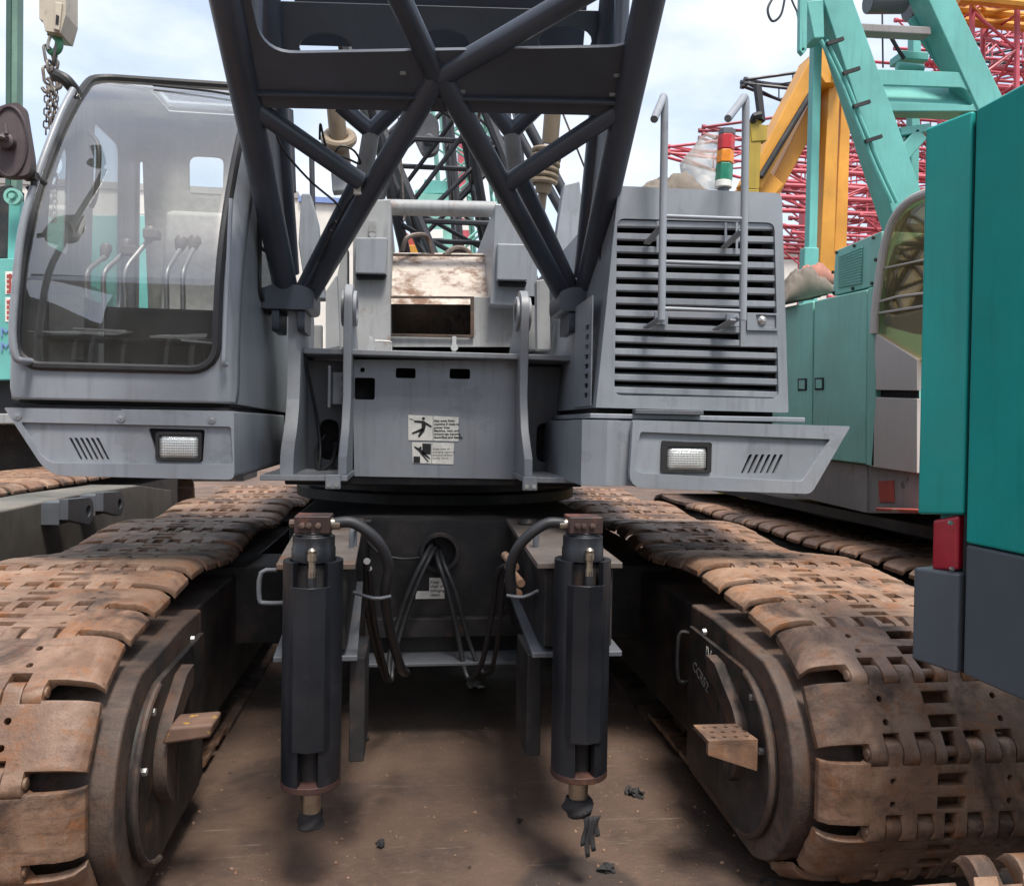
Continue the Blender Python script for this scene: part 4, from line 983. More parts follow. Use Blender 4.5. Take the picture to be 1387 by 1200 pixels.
for s in (-1, 1):
    for t0, t1 in ((.9, 1.75), (2.6, 1.75), (2.6, 3.6), (4.6, 3.6), (4.6, 5.6)): 
        brace(B(s*h_, t0), U(s*h_*.985, t1), .032, 'side_brace')
    for t in (2.4, 4.4, 6.4): brace(U(0, t)-bv*h_*s, U(0, t), .036, 'rear_brace')
# cross plate in the lower face, open above with rounded corners
def face_plate(k, t0, t1, hw, hole, th, name, mat, holes=(), tl=0.):
    mb = MB(); slope = bd+bn*tl; slope.normalize()
    mb.plate([(-hw, t0), (hw, t0), (hw, t1), (-hw, t1)], B(0, 0, k), bv, slope, bn*th, ([hole] if hole else [])+list(holes)); return mb.build(name, mat, boom, .006)
def FS(px, py): p = Lf(0, px, py)-BM; return (p.dot(bv), p.dot(bd))
tb = FS(590, 150)[1]; ta = FS(590, 66)[1]
oo = rpoly([FS(338, 63), FS(853, 69), (h_-.075, 2.55), (-h_+.075, 2.55)], .13, 8)
face_plate(-.01, tb, 2.7, h_-.02, oo, .02, 'cross_plate', 'black')
lip = MB(); lip.plate([(-h_+.03, tb-.003), (h_-.03, tb-.003), (h_-.03, tb+.015), (-h_+.03, tb+.015)], B(0, 0, .012), bv, bd, bn*.16); lip.plate([(-h_+.05, ta-.2), (h_-.05, ta-.2), (h_-.05, ta-.185), (-h_+.05, ta-.185)], B(0, 0, -.03), bv, bd, bn*.02); lip.build('plate_flange', 'black', boom, .004)
sm = MB()
for px, py in ((341, 97), (342, 122), (546, 97), (835, 100), (829, 126), (626, 122), (585, 98)): c = Lf(0, px, py)-bn*.012; sm.obox(c, bv*.012, bd*.007, bn*.004)
sm.build_each('lug_tab', 'gray_cast', boom, .002)
# rear cross plate with oval cut-outs, in the upper face
def UF(px, py):
    d = ray(px, py); nu = (bn-bd*KU).normalized(); tt = (BM-CAM).dot(nu)/d.dot(nu); p = CAM+d*tt-BM; su = (bd+bn*KU).normalized(); return (p.dot(bv), p.dot(su))
su = (bd+bn*KU).normalized(); nu = (bn-bd*KU).normalized()
def U3(px, py): a, b = UF(px, py); return BM+bv*a+su*b
for ft, jn, sm_, a1, a2 in (((775, 400), (694, 232), (686, 182), (652, 138), (730, 138)), ((405, 398), (487, 230), (496, 176), (452, 138), (534, 138))):
    brace(U3(*ft), U3(*jn), .042, 'rear_brace'); brace(U3(*sm_), U3(*a1), .038, 'rear_brace'); brace(U3(*sm_), U3(*a2), .038, 'rear_brace')
    MB().tube(U3(jn[0], jn[1]+8), U3(*sm_), .040, seg=16).build('grey_stub_tube', 'gray_pale', boom)
y0_, y1_ = UF(590, 118)[1], UF(590, 8)[1]
ov = []
for cx, rx in ((430, 36), (590, 36), (755, 36)):
    c_ = UF(cx, 60); e_ = UF(cx+rx, 60); f_ = UF(cx, 40); ov.append(oval(c_[0], c_[1], abs(e_[0]-c_[0]), abs(f_[1]-c_[1])))
mb = MB(); mb.plate([(-h_*.93, y0_), (h_*.93, y0_), (h_*.93, y1_), (-h_*.93, y1_)], BM, bv, su, nu*.02, ov); mb.build('rear_cross_plate', paint('dark_blue_grey_plate', (.06, .07, .085), .45, .15, .15), boom, .004)
mb = MB(); mb.tube(U(-h_, 1.28)+bd*.10, U(h_, 1.28)+bd*.10, .06); mb.build('rear_cross_tube', 'black', boom)
mb = MB(); 
for a, b in ((412, 448), (575, 592), (722, 738)): pass
mb.obox(BM+su*(UF(590, 30)[1])+nu*.30, bv*h_*.9, su*.12, nu*.012); mb.build('inner_diaphragm', 'black', boom, .004)
# wiring along the left brace
wr = MB(); wr.path([at(372, 175, 3.6), at(385, 205, 3.65), at(420, 245, 3.8), at(455, 275, 3.85), at(462, 290, 3.9), at(452, 320, 3.95), at(436, 350, 4.0), at(420, 385, 4.1)], .006, 6, 6)
wr.path([at(433, 190, 3.5), at(434, 168, 3.48), at(439, 190, 3.5), at(446, 205, 3.55), at(470, 215, 3.6), at(488, 222, 3.65), at(480, 205, 3.6), at(462, 198, 3.58), at(455, 212, 3.6), at(478, 230, 3.65), at(484, 255, 3.7), at(468, 280, 3.8), at(446, 325, 3.9), at(432, 355, 4.0)], .005, 6, 6)
wr.path([at(455, 300, 3.85), at(445, 310, 3.9), at(452, 318, 3.9), at(440, 335, 3.95)], .006, 6, 5)
wr.build_each('loose_wire', 'hose', boom)
c = at(485, 259, 3.66); MB().box(c-V((.018, .015, .018)), c+V((.018, .015, .018))).build('wire_connector', 'white', boom, .004)

# ---- winch housing, backstops and A-frame behind the boom foot
wh = MB(); 
def quadbox(px, Y, d): mb = MB(); front(mb, px, Y, d); return mb
b1 = quadbox([(478, 271), (529, 270), (529, 480), (478, 480)], 5.0, 1.6).build('left_winch_frame', 'gray_pale', crane, .008)
quadbox([(482, 322), (525, 322), (522, 371), (481, 370)], 4.93, .07).build('control_box', 'gray', b1, .006)
quadbox([(482, 372), (524, 372), (520, 378), (484, 378)], 4.96, .04).build('box_drip_edge', 'dark', b1, .002)
c = at(505, 308, 4.99); bl_ = MB(); bl_.box(c-V((.02, .03, .035)), c+V((.02, .0, .03))); bl_.lathe([(.02, 0), (.02, .03)], c-V((0, 0, .05)), (0, -1, 0), 10); bl_.build('door_clasp', 'chrome', b1)
b2 = quadbox([(671, 276), (728, 278), (728, 416), (664, 413)], 5.0, 1.6).build('right_winch_frame', 'gray', crane, .008)
quadbox([(674, 330), (716, 331), (714, 380), (673, 379)], 4.93, .07).build('control_box', 'gray', b2, .006)
quadbox([(675, 381), (714, 382), (712, 388), (676, 387)], 4.96, .04).build('box_drip_edge', 'dark', b2, .002)
MB().tube(at(520, 281, 5.45), at(672, 284, 5.45), .052, seg=20).build('cross_tube', 'gray_pale', crane)
sp_ = MB(); a, b, c, d = at(533, 345, 5.7), at(657, 346, 5.7), at(664, 413, 5.15), at(525, 412, 5.15)
sp_.hexa([d, c, b, a, d+V((0, .03, .02)), c+V((0, .03, .02)), b+V((0, .03, .02)), a+V((0, .03, .02))]); sp_.build('rusted_slope_plate', 'rustpale', crane, .005)
MB().hexa([at(531, 353, 5.68), at(658, 354, 5.68), at(658, 354, 5.68)+V((0, .4, 0)), at(531, 353, 5.68)+V((0, .4, 0)), at(531, 343, 5.68), at(658, 345, 5.68), at(658, 345, 5.68)+V((0, .4, 0)), at(531, 343, 5.68)+V((0, .4, 0))]).build('rust_caked_edge', 'shoe_dark', crane, .008)
fp = MB(); front(fp, [(524, 401), (527, 401), (527, 454), (639, 455), (639, 402), (705, 404), (705, 470), (478, 470), (478, 416), (524, 416)], 5.12, .02); fp.build('winch_front_plate', 'gray_pale', crane, .003)
rf = MB(); front(rf, [(525, 401), (642, 402), (642, 458), (480, 455), (480, 452), (525, 452)], 5.11, -.012, [XZ([(529, 404.5), (637, 405), (637, 454), (529, 452)], 5.11)]); rf.build('rusty_opening_frame', 'rustband', crane, .003)
pv_ = MB(); front(pv_, [(480, 411), (526, 413), (526, 417), (480, 415)], 5.09, .02); pv_.build('rusty_strip', 'rustpale', crane, .003)
MB().box((-.5, 6.2, 1.5), (1.0, 6.25, 2.5)).build('winch_rear_wall', 'dark', crane)
dk = MB(); dk.box((-.56, 4.74, 1.95), (.9, 5.12, 1.975)); dk.build('winch_deck', 'gray_pale', crane, .004)
hk = MB()
for px in (503, 615): c = at(px, 465, 4.9); hk.box(c-V((.012, .02, .05)), c+V((.012, .02, .04))); hk.lathe([(.022, 0), (.022, .03)], c-V((0, .03, .03)), (0, -1, 0), 10)
hk.path([at(508, 462, 4.9), at(528, 463, 4.9), at(530, 468, 4.9), at(530, 478, 4.9)], .006, 6, 3); hk.build_each('deck_latch', 'chrome', crane)
dr_ = MB(); dr_.lathe([(.26, -.5), (.26, .5)], (.15, 5.95, 2.45), (1, 0, 0), 28); dr_.build('winch_drum', 'rope', crane)
wr2 = MB(); wr2.path([at(545, 340, 5.6), at(552, 322, 5.6), at(572, 318, 5.65), at(580, 325, 5.7), at(586, 345, 5.7)], .016, 8, 6); wr2.path([at(602, 347, 5.7), at(614, 338, 5.75), at(628, 338, 5.75), at(640, 348, 5.75)], .022, 8, 6); wr2.build_each('wire_rope', 'rope', crane)
# faded uprights between boom foot and winch frame
uv_ = MB(); front(uv_, [(441, 395), (456, 372), (460, 470), (441, 474)], 4.75, .10); front(uv_, [(424, 440), (436, 440), (436, 474), (424, 474)], 4.85, .06); front(uv_, [(457, 372), (466, 330), (470, 332), (470, 470), (461, 472)], 5.0, .2)
front(uv_, [(727, 380), (744, 377), (746, 474), (728, 474)], 4.75, .10); front(uv_, [(716, 400), (726, 400), (726, 474), (716, 474)], 5.0, .1); front(uv_, [(750, 330), (764, 310), (775, 314), (772, 390), (755, 395)], 5.3, .1)
uv_.build_each('faded_upright_plate', 'gray_pale', crane, .006)
dkk = MB(); front(dkk, [(400, 440), (424, 440), (424, 474), (402, 474)], 4.9, .02); front(dkk, [(746, 440), (775, 440), (775, 478), (746, 478)], 4.95, .02); dkk.build_each('inner_plate', 'gray_dark', crane)
for x0, sgn in ((457, 1), (748, -1)):
    bs = MB()
    if sgn > 0: bs.tube(at(452, 120, 5.2), at(459, 195, 5.3), .055, seg=18); bs.tube(at(459, 195, 5.3), at(466, 235, 5.35), .06, .05, seg=18)
    else: bs.tube(at(752, 110, 5.2), at(745, 195, 5.3), .055, seg=18); bs.tube(at(741, 205, 5.3), at(735, 262, 5.35), .066, .05, seg=18); bs.tube(at(736, 255, 5.35), at(730, 305, 5.4), .03, seg=12)
    bo = bs.build('backstop', 'ochre', crane)
    if sgn > 0:
        rc = [at(459+18*math.cos(R_(a)), 188+10*math.sin(R_(a)), 5.3+.09*math.sin(R_(a+180))) for a in range(0, 360, 20)]; MB().loop(rc, .032, 10).build('buffer_ring', 'ochre', bo)
        eb_ = MB(); front(eb_, [(448, 232), (473, 228), (474, 258), (450, 260)], 5.3, .1); eb_.build('backstop_eye', 'gray_pale', bo, .01)
    else:
        pts = []
        for i in range(90):
            a = i/90*6*2*math.pi; cc = at(741, 200, 5.3).lerp(at(735, 250, 5.35), i/90); pts.append(cc+V((.085*math.cos(a), .085*math.sin(a), 0)))
        MB().path(pts, .019, 8, 0).build('buffer_spring', 'ochre', bo)
# inclined boxes at the sides of the A-frame
af = MB(); front(af, [(404, 330), (408, 262), (420, 262), (430, 300), (440, 405), (415, 405)], 5.0, .12); front(af, [(764, 250), (785, 245), (792, 300), (778, 405), (752, 405), (752, 330)], 5.0, .1)
af.build_each('a_frame_base', 'gray', crane, .008)
al = MB()
for a, b, r in (((693, 165), (768, 300), .035), ((705, 150), (800, 330), .04), ((640, 170), (705, 290), .02), ((524, 240), (508, 300), .03), ((422, 205), (424, 300), .02), ((388, 150), (392, 260), .05)):
    al.tube(at(*a, 6.2), at(*b, 6.2), r, seg=12)
al.build_each('a_frame_strut', 'blacksteel', crane)
wn_ = MB()
for a, b in (((540, 160), (548, 300)), ((700, 0), (797, 240))): wn_.tube(at(*a, 6.6), at(*b, 6.6), .008, seg=6)
wn_.build_each('suspension_cable', 'rope', crane)
# things bolted on the hood roof: traffic-light style load signal in a plastic bag, yellow post with mirror
sg = thing('load_signal_light', '', '', at(975, 255, 4.3)); del sg['label']; del sg['category']; sg.parent = crane; sg.location = ORG[sg.name]-ORG[crane.name]
for (t0, t1, mm, nm) in ((176, 184, 'gray_dark', 'lamp_cap'), (184, 204, 'lens_rg', 'red_lamp'), (205, 222, 'lens_am', 'amber_lamp'), (223, 246, 'lens_gr', 'green_lamp'), (246, 255, 'white', 'lamp_base')):
    a = at(985-(t0-176)*.07, t0, 4.3); b = at(985-(t1-176)*.07, t1, 4.3)
    mb = MB(); mb.tube(b, a, .047, seg=6 if mm != 'white' else 12); mb.build(nm, mm, sg, .004)
MB().lathe([(.03, 2.66), (.03, at(980, 254, 4.3).z)], V((at(980, 255, 4.3).x, 4.3, 0)), seg=12).build('lamp_stem', 'gray_dark', sg)
bg_ = MB(); rows = []
for i in range(9):
    f = i/8; yy = 178+(255-178)*f; hw_ = (.06, .075, .09, .11, .13, .13, .11, .09, .085)[i]; cx_ = at(978-f*6-hw_*110, yy, 4.3)
    rows.append([cx_+V((0, .085, 0))+V(((hw_+.012*math.sin(5*a+i*1.7))*math.cos(a), (.075+.012*math.sin(4*a+2*i))*math.sin(a), 0)) for a in [2*math.pi*j/28 for j in range(28)]])
bg_.grid(rows, close=True); bg_.build('plastic_bag', 'plastic', sg)
ym = MB(); ym.bar(at(1018, 258, 4.4), at(1022, 165, 4.4), .07, .05, (0, 1, 0)); ym.bar(at(1018, 258, 4.4), V((at(1018, 258, 4.4).x, 4.4, 2.66)), .07, .05, (0, 1, 0)); ymo = ym.build('mustard_post', 'mustard', crane, .005)
ym = MB(); front(ym, [(1016, 169), (1040, 169), (1039, 191), (1018, 192)], 4.37, .06); ym.build('post_bracket', 'mustard', ymo, .005)
ym = MB(); ym.path([at(1020, 165, 4.38), at(1022, 158, 4.36), at(1030, 156, 4.36)], .02, 8, 3); front(ym, [(1030, 160), (1037, 164), (1032, 118), (1024, 113)], 4.36, .04); ym.build('post_mirror', 'rubber', ymo, .006)
# ------------------------------------------------------------------ neighbouring machines
# teal machine close on the right: tall rear corner, tail lamp, track in the bottom corner
tm = thing('parked_crawler_machine', 'tall teal and slate grey machine corner with red tail lamp in the right foreground', 'machine', (2.2, 1.0, 0))
YA, YB = 2.24, 2.10
At, Ab = at(1253, 174, YA), at(1238, 892, YA); Bt, Bb = at(1321, 148, YB), at(1303, 913, YB)
def corner(p0, p1, t0, t1): return p0.lerp(p1, t0), p0.lerp(p1, t1)
def vfrac(top, bot, y, px): 
    best = 0
    for k in range(401):
        p = top.lerp(bot, k/400); d = p-CAM; yy = 600-FPX*d.dot(UPV)/d.dot(FWD)
        if yy <= y: best = k/400
    return best
def slab(p, q, th, f0p, f1p, f0q, f1q, name, mat, out_=0., parent=tm):
    """upright panel between the edges p=(top, bottom) and q, from fraction f0 to f1, th thick backwards"""
    a, b = p[0].lerp(p[1], f0p), q[0].lerp(q[1], f0q); c, d = q[0].lerp(q[1], f1q), p[0].lerp(p[1], f1p)
    n_ = (b-a).cross(d-a).normalized(); 
    if n_.dot(CAM-a) < 0: n_ = -n_
    o = n_*out_; bk = -n_*th
    return MB().hexa([d+o, c+o, c+bk, d+bk, a+o, b+o, b+bk, a+bk]).build(name, mat, parent, .009, seg=3)
far_t, far_b = At, Ab
e1 = (At, Ab); e2 = (Bt.lerp(At, .05), Bb.lerp(Ab, .05))
slab(e1, e2, .45, 0, vfrac(*e1, 697, 0), 0, vfrac(*e2, 697, 0), 'rear_panel', 'teal_dark')
slab(e1, e2, .45, vfrac(*e1, 768, 0), 1, vfrac(*e2, 778, 0), 1, 'lower_rear_panel', 'slate', .012)
slab((At.lerp(Bt, .25), Ab.lerp(Bb, .25)), e2, .3, vfrac(*e1, 690, 0), vfrac(*e1, 780, 0), vfrac(*e2, 690, 0), vfrac(*e2, 790, 0), 'lamp_recess', 'teal_dark', -.05)
l0 = (At.lerp(Bt, .30), Ab.lerp(Bb, .30)); l1 = (At.lerp(Bt, .84), Ab.lerp(Bb, .84))
tl_ = slab(l0, l1, .04, vfrac(*e1, 702, 0), vfrac(*e1, 768, 0), vfrac(*e2, 700, 0), vfrac(*e2, 776, 0), 'tail_lamp', 'lens_red', -.006)
ts = MB()
for px, py in ((1286, 708), (1288, 770)): p = at(px, py, 2.13); ts.lathe([(.006, 0), (.006, .008)], p, (0, -1, 0), 8)
ts.build_each('lamp_screw', 'chrome', tl_)
Ct, Cb = Bt+V((.02, -1.05, .0)), Bb+V((.02, -1.05, 0))
slab((Bt, Bb), (Ct, Cb), .5, 0, vfrac(Bt, Bb, 737, 0), 0, vfrac(Bt, Bb, 737, 0), 'side_panel', 'teal_dark')
slab((Bt, Bb), (Ct, Cb), .5, vfrac(Bt, Bb, 737.5, 0), 1, vfrac(Bt, Bb, 737.5, 0), 1, 'lower_side_panel', 'slate', -.001)
gp = MB(); gp.hexa([Bb.lerp(Ab, .05)+V((.012, .012, 0)), Bb+V((.02, -.02, 0)), Bb+V((.06, 0, 0)), Bb+V((.06, .03, 0)), Bt.lerp(At, .05)+V((.012, .012, 0)), Bt+V((.02, -.02, 0)), Bt+V((.06, 0, 0)), Bt+V((.06, .03, 0))]); gp.build('panel_gap', 'dark', tm)
MB().box((1.95, -3.0, .96), (3.4, 1.95, 2.35)).build('machine_body', 'teal_dark', tm, .02)
MB().box((1.15, -2.8, .12), (3.3, 1.2, .50)).build('undercarriage', 'frame', tm, .02)
MB().lathe([(.9, 0), (.9, .45)], (2.5, -.6, .50), seg=40).build('slewing_ring', 'undercar', tm)
ft = MB(); 
pth = run_path(1.62, .29, .29, -2.8, .30, .30, [(1.5-.1*i, .598) for i in range(42)]); pth = pth[30:]+pth[:30]; STF = resample(pth, .255)
ftr = bpy.data.objects.new('crawler_track', None); COL.objects.link(ftr); ftr.parent = tm; ORG[ftr.name] = V((1.46, -.5, 0)); ftr.location = ORG[ftr.name]-ORG[tm.name]
lay_shoes(ftr, 1.46, STF, SHOES, lambda c: c.y > .9)

# teal crane beyond the right track
tc_ = thing('crawler_crane', 'weathered pale teal crane with tinted cab and A-frame beyond the right rusty track', 'crane', (3.8, 6.5, 0))
XS = 3.0
def S(px): return [(lambda q: (q.y, q.z))(atx(*p, XS)) for p in px]
def sidep(px, th, name, mat, parent=tc_, x=None, bevel=.01, holes=()):
    X_ = XS if x is None else x
    o = [(lambda q: (q.y, q.z))(atx(*p, X_)) for p in px]
    hs = [[(lambda q: (q.y, q.z))(atx(*p, X_)) for p in h] for h in holes]
    return MB().plate(o, (X_, 0, 0), (0, 1, 0), (0, 0, 1), (th, 0, 0), hs).build(name, mat, parent, bevel)
d1 = sidep([(1040, 421), (1101, 408), (1098, 619), (1040, 612)], 1.2, 'engine_door', 'teal')
d2 = sidep([(1103, 407.5), (1174, 392), (1172, 629), (1100, 620)], 1.2, 'engine_door', 'teal')
sidep([(1175, 391), (1187, 388), (1184, 632), (1173, 630)], 1.1, 'corner_strip', 'teal', bevel=.006)
for d_, c_ in ((d1, (1087, 521)), (d2, (1110, 520))):
    x0, y0 = c_; sidep([(x0-6, y0-8), (x0+6, y0-8.5), (x0+6, y0+8), (x0-6, y0+8.5)], -.004, 'lock_recess', 'dark', d_, XS-.001, 0)
    sidep([(x0-4, y0-6), (x0+3.5, y0-6), (x0+3.5, y0+6), (x0-4, y0+6)], -.008, 'door_handle', 'teal', d_, XS-.004, .002)
sidep([(1131, 340), (1194, 313), (1191, 386), (1127, 401)], 1.0, 'intake_box', 'teal', x=3.04)
sidep([(1136, 347), (1168, 334), (1166, 384), (1135, 390)], -.004, 'intake_grille', 'teal_deep', x=3.036, bevel=0)
bt = MB()
for px in ((1134, 342), (1158, 333), (1184, 322), (1187, 352), (1182, 384), (1156, 391), (1130, 397), (1129, 369)):
    p = atx(*px, 3.04); bt.lathe([(.012, 0), (.012, .012)], p, (-1, 0, 0), 6)
bt.build_each('box_bolt', 'undercar', tc_)
sl_ = MB()
for k in range(13):
    t = k/12; a, b = atx(1136.5-t*.6, 348.5+40*t, 3.031), atx(1167.5-t, 335.5+47.5*t, 3.031); sl_.tube(a, b, .006, seg=5)
sl_.build('grille_slats', 'teal', tc_)
sidep([(1184, 451), (1242, 487), (1242, 529), (1186, 528)], .05, 'upper_door_panel', 'beige', bevel=.004); sidep([(1186, 538), (1242, 540), (1242, 641), (1180, 632)], .05, 'lower_door_panel', 'beige', bevel=.004)
sidep([(1183, 523), (1243, 524), (1243, 545), (1182, 543)], .01, 'slot_backing', 'dark', x=3.04, bevel=0)
sidep([(1186, 450), (1187, 420), (1196, 350), (1207, 310), (1222, 285), (1262, 262), (1262, 500)], .02, 'cab_window', 'glass_olive', x=3.02, bevel=0)
cbk = sidep([(1190, 448), (1191, 420), (1200, 350), (1211, 310), (1226, 288), (1262, 268), (1262, 500)], .02, 'cab_interior', paint('olive_interior', (.14, .12, .065), .8), x=3.5, bevel=0)
sidep([(1193, 440), (1200, 368), (1212, 333), (1262, 312), (1262, 455), (1235, 452)], .01, 'seat_cover', paint('olive_blind', (.34, .35, .235), .7), x=3.07, bevel=0)
tp_ = MB(); tp_.path([atx(*p, 3.0) for p in ((1184, 452), (1186, 420), (1195, 350), (1206, 308), (1220, 284), (1240, 268), (1275, 255))], .028, 10, 5); tp_.build('cab_pillar', 'beige', tc_)
dtp = MB(); dtp.path([atx(*p, 3.01) for p in ((1187, 410), (1215, 402), (1262, 396))], .008, 6, 0); dtp.path([atx(*p, 3.01) for p in ((1186, 425), (1262, 413))], .008, 6, 0); dtp.path([atx(*p, 3.01) for p in ((1190, 365), (1262, 350))], .006, 6, 0); dtp.build_each('window_bar', 'beige', tc_)
sidep([(1060, 616), (1174, 630), (1174, 695), (1060, 668)], .8, 'lower_skirt', 'patchy', x=3.03); sidep([(1175.5, 630), (1256, 642), (1256, 696), (1175.5, 695)], .8, 'lower_skirt', 'patchy', x=3.03)
sidep([(1190, 652), (1211, 650), (1212, 680), (1192, 680)], -.003, 'red_patch', 'redpaint', x=3.028, bevel=0)
MB().hexa([atx(1186, 692, 2.85), atx(1275, 697, 2.85), atx(1275, 697, 2.85)+V((.5, 0, 0)), atx(1186, 692, 2.85)+V((.5, 0, 0)), atx(1186, 690, 2.85)+V((0, 0, .01)), atx(1275, 694, 2.85)+V((0, 0, .01)), atx(1275, 694, 2.85)+V((.5, 0, .01)), atx(1186, 690, 2.85)+V((.5, 0, .01))]).build('red_step_plate', 'redpaint', tc_, .004)
MB().box((3.05, 3.6, .98), (4.6, 9.5, 1.05)).build('deck_frame', 'undercar', tc_); MB().box((3.7, 4.9, .4), (4.9, 8.6, .98)).build('carbody', 'undercar', tc_)
lay = bpy.data.objects.new('crawler_track', None); COL.objects.link(lay); lay.parent = tc_; ORG[lay.name] = V((2.75, 6, 0)); lay.location = ORG[lay.name]-ORG[tc_.name]
pth2 = run_path(3.3, .43, .43, 8.9, .43, .43, [(3.4+.1*i, .86-.02*math.sin(i*.22)**2) for i in range(54)]); ST2 = resample(pth2, .255)
lay_shoes(lay, 3.25, ST2, SHOES, lambda c: c.z > .5 and c.y < 8.0)
MB().box((2.85, 3.4, .15), (3.65, 8.7, .72)).build('track_frame', 'undercar', lay)
# its A-frame
YF = 6.6
def fbar(a, b, w, h, name, mat='teal_deep', Y=YF, par=tc_, wb=None):
    """tapered box bar between two pixels; w = photographed width at the first end, wb at the second"""
    p, q = at(*a, Y), at(*b, Y); d = (q-p).normalized(); n_ = V((0, 1, 0)); s_ = d.cross(n_).normalized(); k = Y/FPX; w2 = wb or w
    mb = MB(); A_, B_ = s_*w*k/2, s_*w2*k/2; n_ = n_*h
    mb.hexa([p-A_, p+A_, p+A_+n_, p-A_+n_, q-B_, q+B_, q+B_+n_, q-B_+n_]); return mb.build(name, mat, par, .012)
fbar((1122, -40), (1336, 590), 42, .22, 'a_frame_leg', wb=66); fbar((1262, -30), (1554, 590), 38, .22, 'a_frame_leg', wb=60)
cbm = MB(); cbm.plate(rpoly(XZ([(1168, 92), (1303, 97), (1345, 150), (1180, 150)], YF), [.0, .0, .0, .0]), (0, YF+.015, 0), (1, 0, 0), (0, 0, 1), (0, .03, 0), [rpoly(XZ([(1190, 114), (1308, 118), (1322, 142), (1194, 137)], YF), .05)])
cbm.build('a_frame_cross_beam', 'teal_deep', tc_, .006); MB().hexa([at(1185, 140, YF+.05), at(1330, 146, YF+.05), at(1330, 146, YF+.05)+V((0, .3, 0)), at(1185, 140, YF+.05)+V((0, .3, 0)), at(1185, 112, YF+.3), at(1315, 116, YF+.3), at(1315, 116, YF+.3)+V((0, .06, 0)), at(1185, 112, YF+.3)+V((0, .06, 0))]).build('cross_beam_inner', 'teal_deep', tc_)
fbar((1148, 36), (1262, 42), 12, .12, 'upper_tie_bar', 'patchy', YF+.05)
fbar((1240, 20), (1292, 95), 30, .02, 'inner_web', 'teal_deep', YF+.22, wb=34)
fbar((1109, 40), (1101, 345), 13, .09, 'mast_post', 'teal_deep', YF+.2); fbar((1100, 335), (1097, 430), 22, .1, 'post_clevis', 'teal_deep', YF+.15)
fbar((1243, 40), (1236, 420), 13, .1, 'rear_post', 'teal_deep', YF+.9); fbar((1219, 215), (1250, 180), 22, .2, 'support_arm', 'teal_deep', YF+.1); fbar((1220, 178), (1262, 172), 12, .1, 'support_pipe', 'teal_deep', YF+.1)
lk2 = MB(); p = [(1084, -20), (1094, -20), (1093, 68), (1088, 74), (1083, 68)]; front(lk2, p, YF-.2, .05, [circle(at(1088, 67, YF).x*(YF-.2)/YF, at(1088, 67, YF-.2).z, .012)]); lk2.build('hanging_link', 'teal_deep', tc_, .004)
fbar((1104, 0), (1110, 52), 26, .2, 'leg_bracket', 'teal_deep', YF-.05, wb=16)
pp_ = MB()
for dx in (0, 7): pp_.path([at(1126+dx-14, 55, YF-.06), at(1150+dx-12, 110, YF-.06), at(1168+dx-10, 160, YF-.06), at(1195+dx-8, 230, YF-.06), at(1214+dx-6, 275, YF-.06)], .016, 8, 5)
pp_.build_each('leg_pipe', 'teal_deep', tc_)
cp_ = MB()
for px in ((1150, 98), (1164, 143), (1180, 190), (1128, 58)): cp_.bar(at(px[0]-8, px[1]+2, YF-.09), at(px[0]+14, px[1]-5, YF-.09), .03, .03)
cp_.build_each('pipe_clamp', 'undercar', tc_)
wb_ = MB(); wb_.tube(at(1175, 3, YF+.3), at(1225, 3, YF+.3), .10); wb_.tube(at(1230, 10, YF+.4), at(1255, 10, YF+.4), .12); wb_.build_each('sheave', 'gray_dark', tc_, .01)
rb_ = MB(); rb_.path([at(1195, 20, YF+.2), at(1196, 92, YF+.2)], .008, 6, 0); rb_.path([at(1202, 42, YF+.4), at(1215, 65, YF+.4), at(1225, 80, YF+.4)], .018, 6, 3); rb_.path([at(1052, -10, YF-.3), at(1040, 12, YF-.3), at(1046, 29, YF-.3), at(1058, 20, YF-.3), at(1064, -8, YF-.3)], .010, 6, 6); rb_.path([at(1068, -10, YF), at(1084, 22, YF), at(1098, 5, YF)], .008, 6, 4)
rb_.build_each('hanging_cable', 'hose', tc_)
wk = MB(); wk.box(at(1222, 68, YF+.4), at(1240, 95, YF+.6)); wk.tube(at(1215, 90, YF+.4), at(1250, 94, YF+.4), .04); wk.build('winch_bracket', 'teal_deep', tc_, .01)

def cloth(name, label, px0, px1, Y, mat, hgt, seed, cat='cloth', depth=.4, zb=None):
    r = random.Random(seed); a, b = at(*px0, Y), at(*px1, Y)
    if zb: a.z = b.z = zb
    mb = MB(); rows = []
    nx, ny = 60, 30
    for i in range(nx+1):
        u = i/nx; row = []
        for j in range(ny+1):
            v = j/ny; e = math.sin(math.pi*u)**.45*math.sin(math.pi*min(1, v*1.02)**.6)**.5 if 0 < u < 1 and 0 < v < .98 else 0
            w = .70+.16*math.sin(6*u+2*v+seed)+.13*abs(math.sin(9*u-5*v+2*seed))+.08*abs(math.sin(17*u+12*v+seed))-.05*abs(math.sin(33*u-16*v))
            p = a.lerp(b, u); row.append(V((p.x+.01*math.sin(20*v+5*u), p.y+depth*v, p.z+hgt*e*w)))
        rows.append(row)
    mb.grid(rows); ob = mb.build(name, mat, None, solid=.012); return tag(ob, label, cat)
t1 = cloth('tarpaulin', 'crumpled grey-brown tarp lying on top of the louvred grey engine hood', (850, 253), (975, 258), 3.8, 'tarp', .215, 3, 'tarp', .5, 2.665)
t2 = cloth('tarpaulin', 'grey-brown tarp bundle heaped on the pale teal engine cover', (1062, 410), (1132, 396), 6.05, 'tarp', .26, 5, 'tarp', .35)
t3 = cloth('cloth', 'faded red cloth draped over the tarp bundle on the teal engine cover', (1064, 398), (1134, 384), 6.2, 'tarp_red', .22, 9, 'cloth', .3)

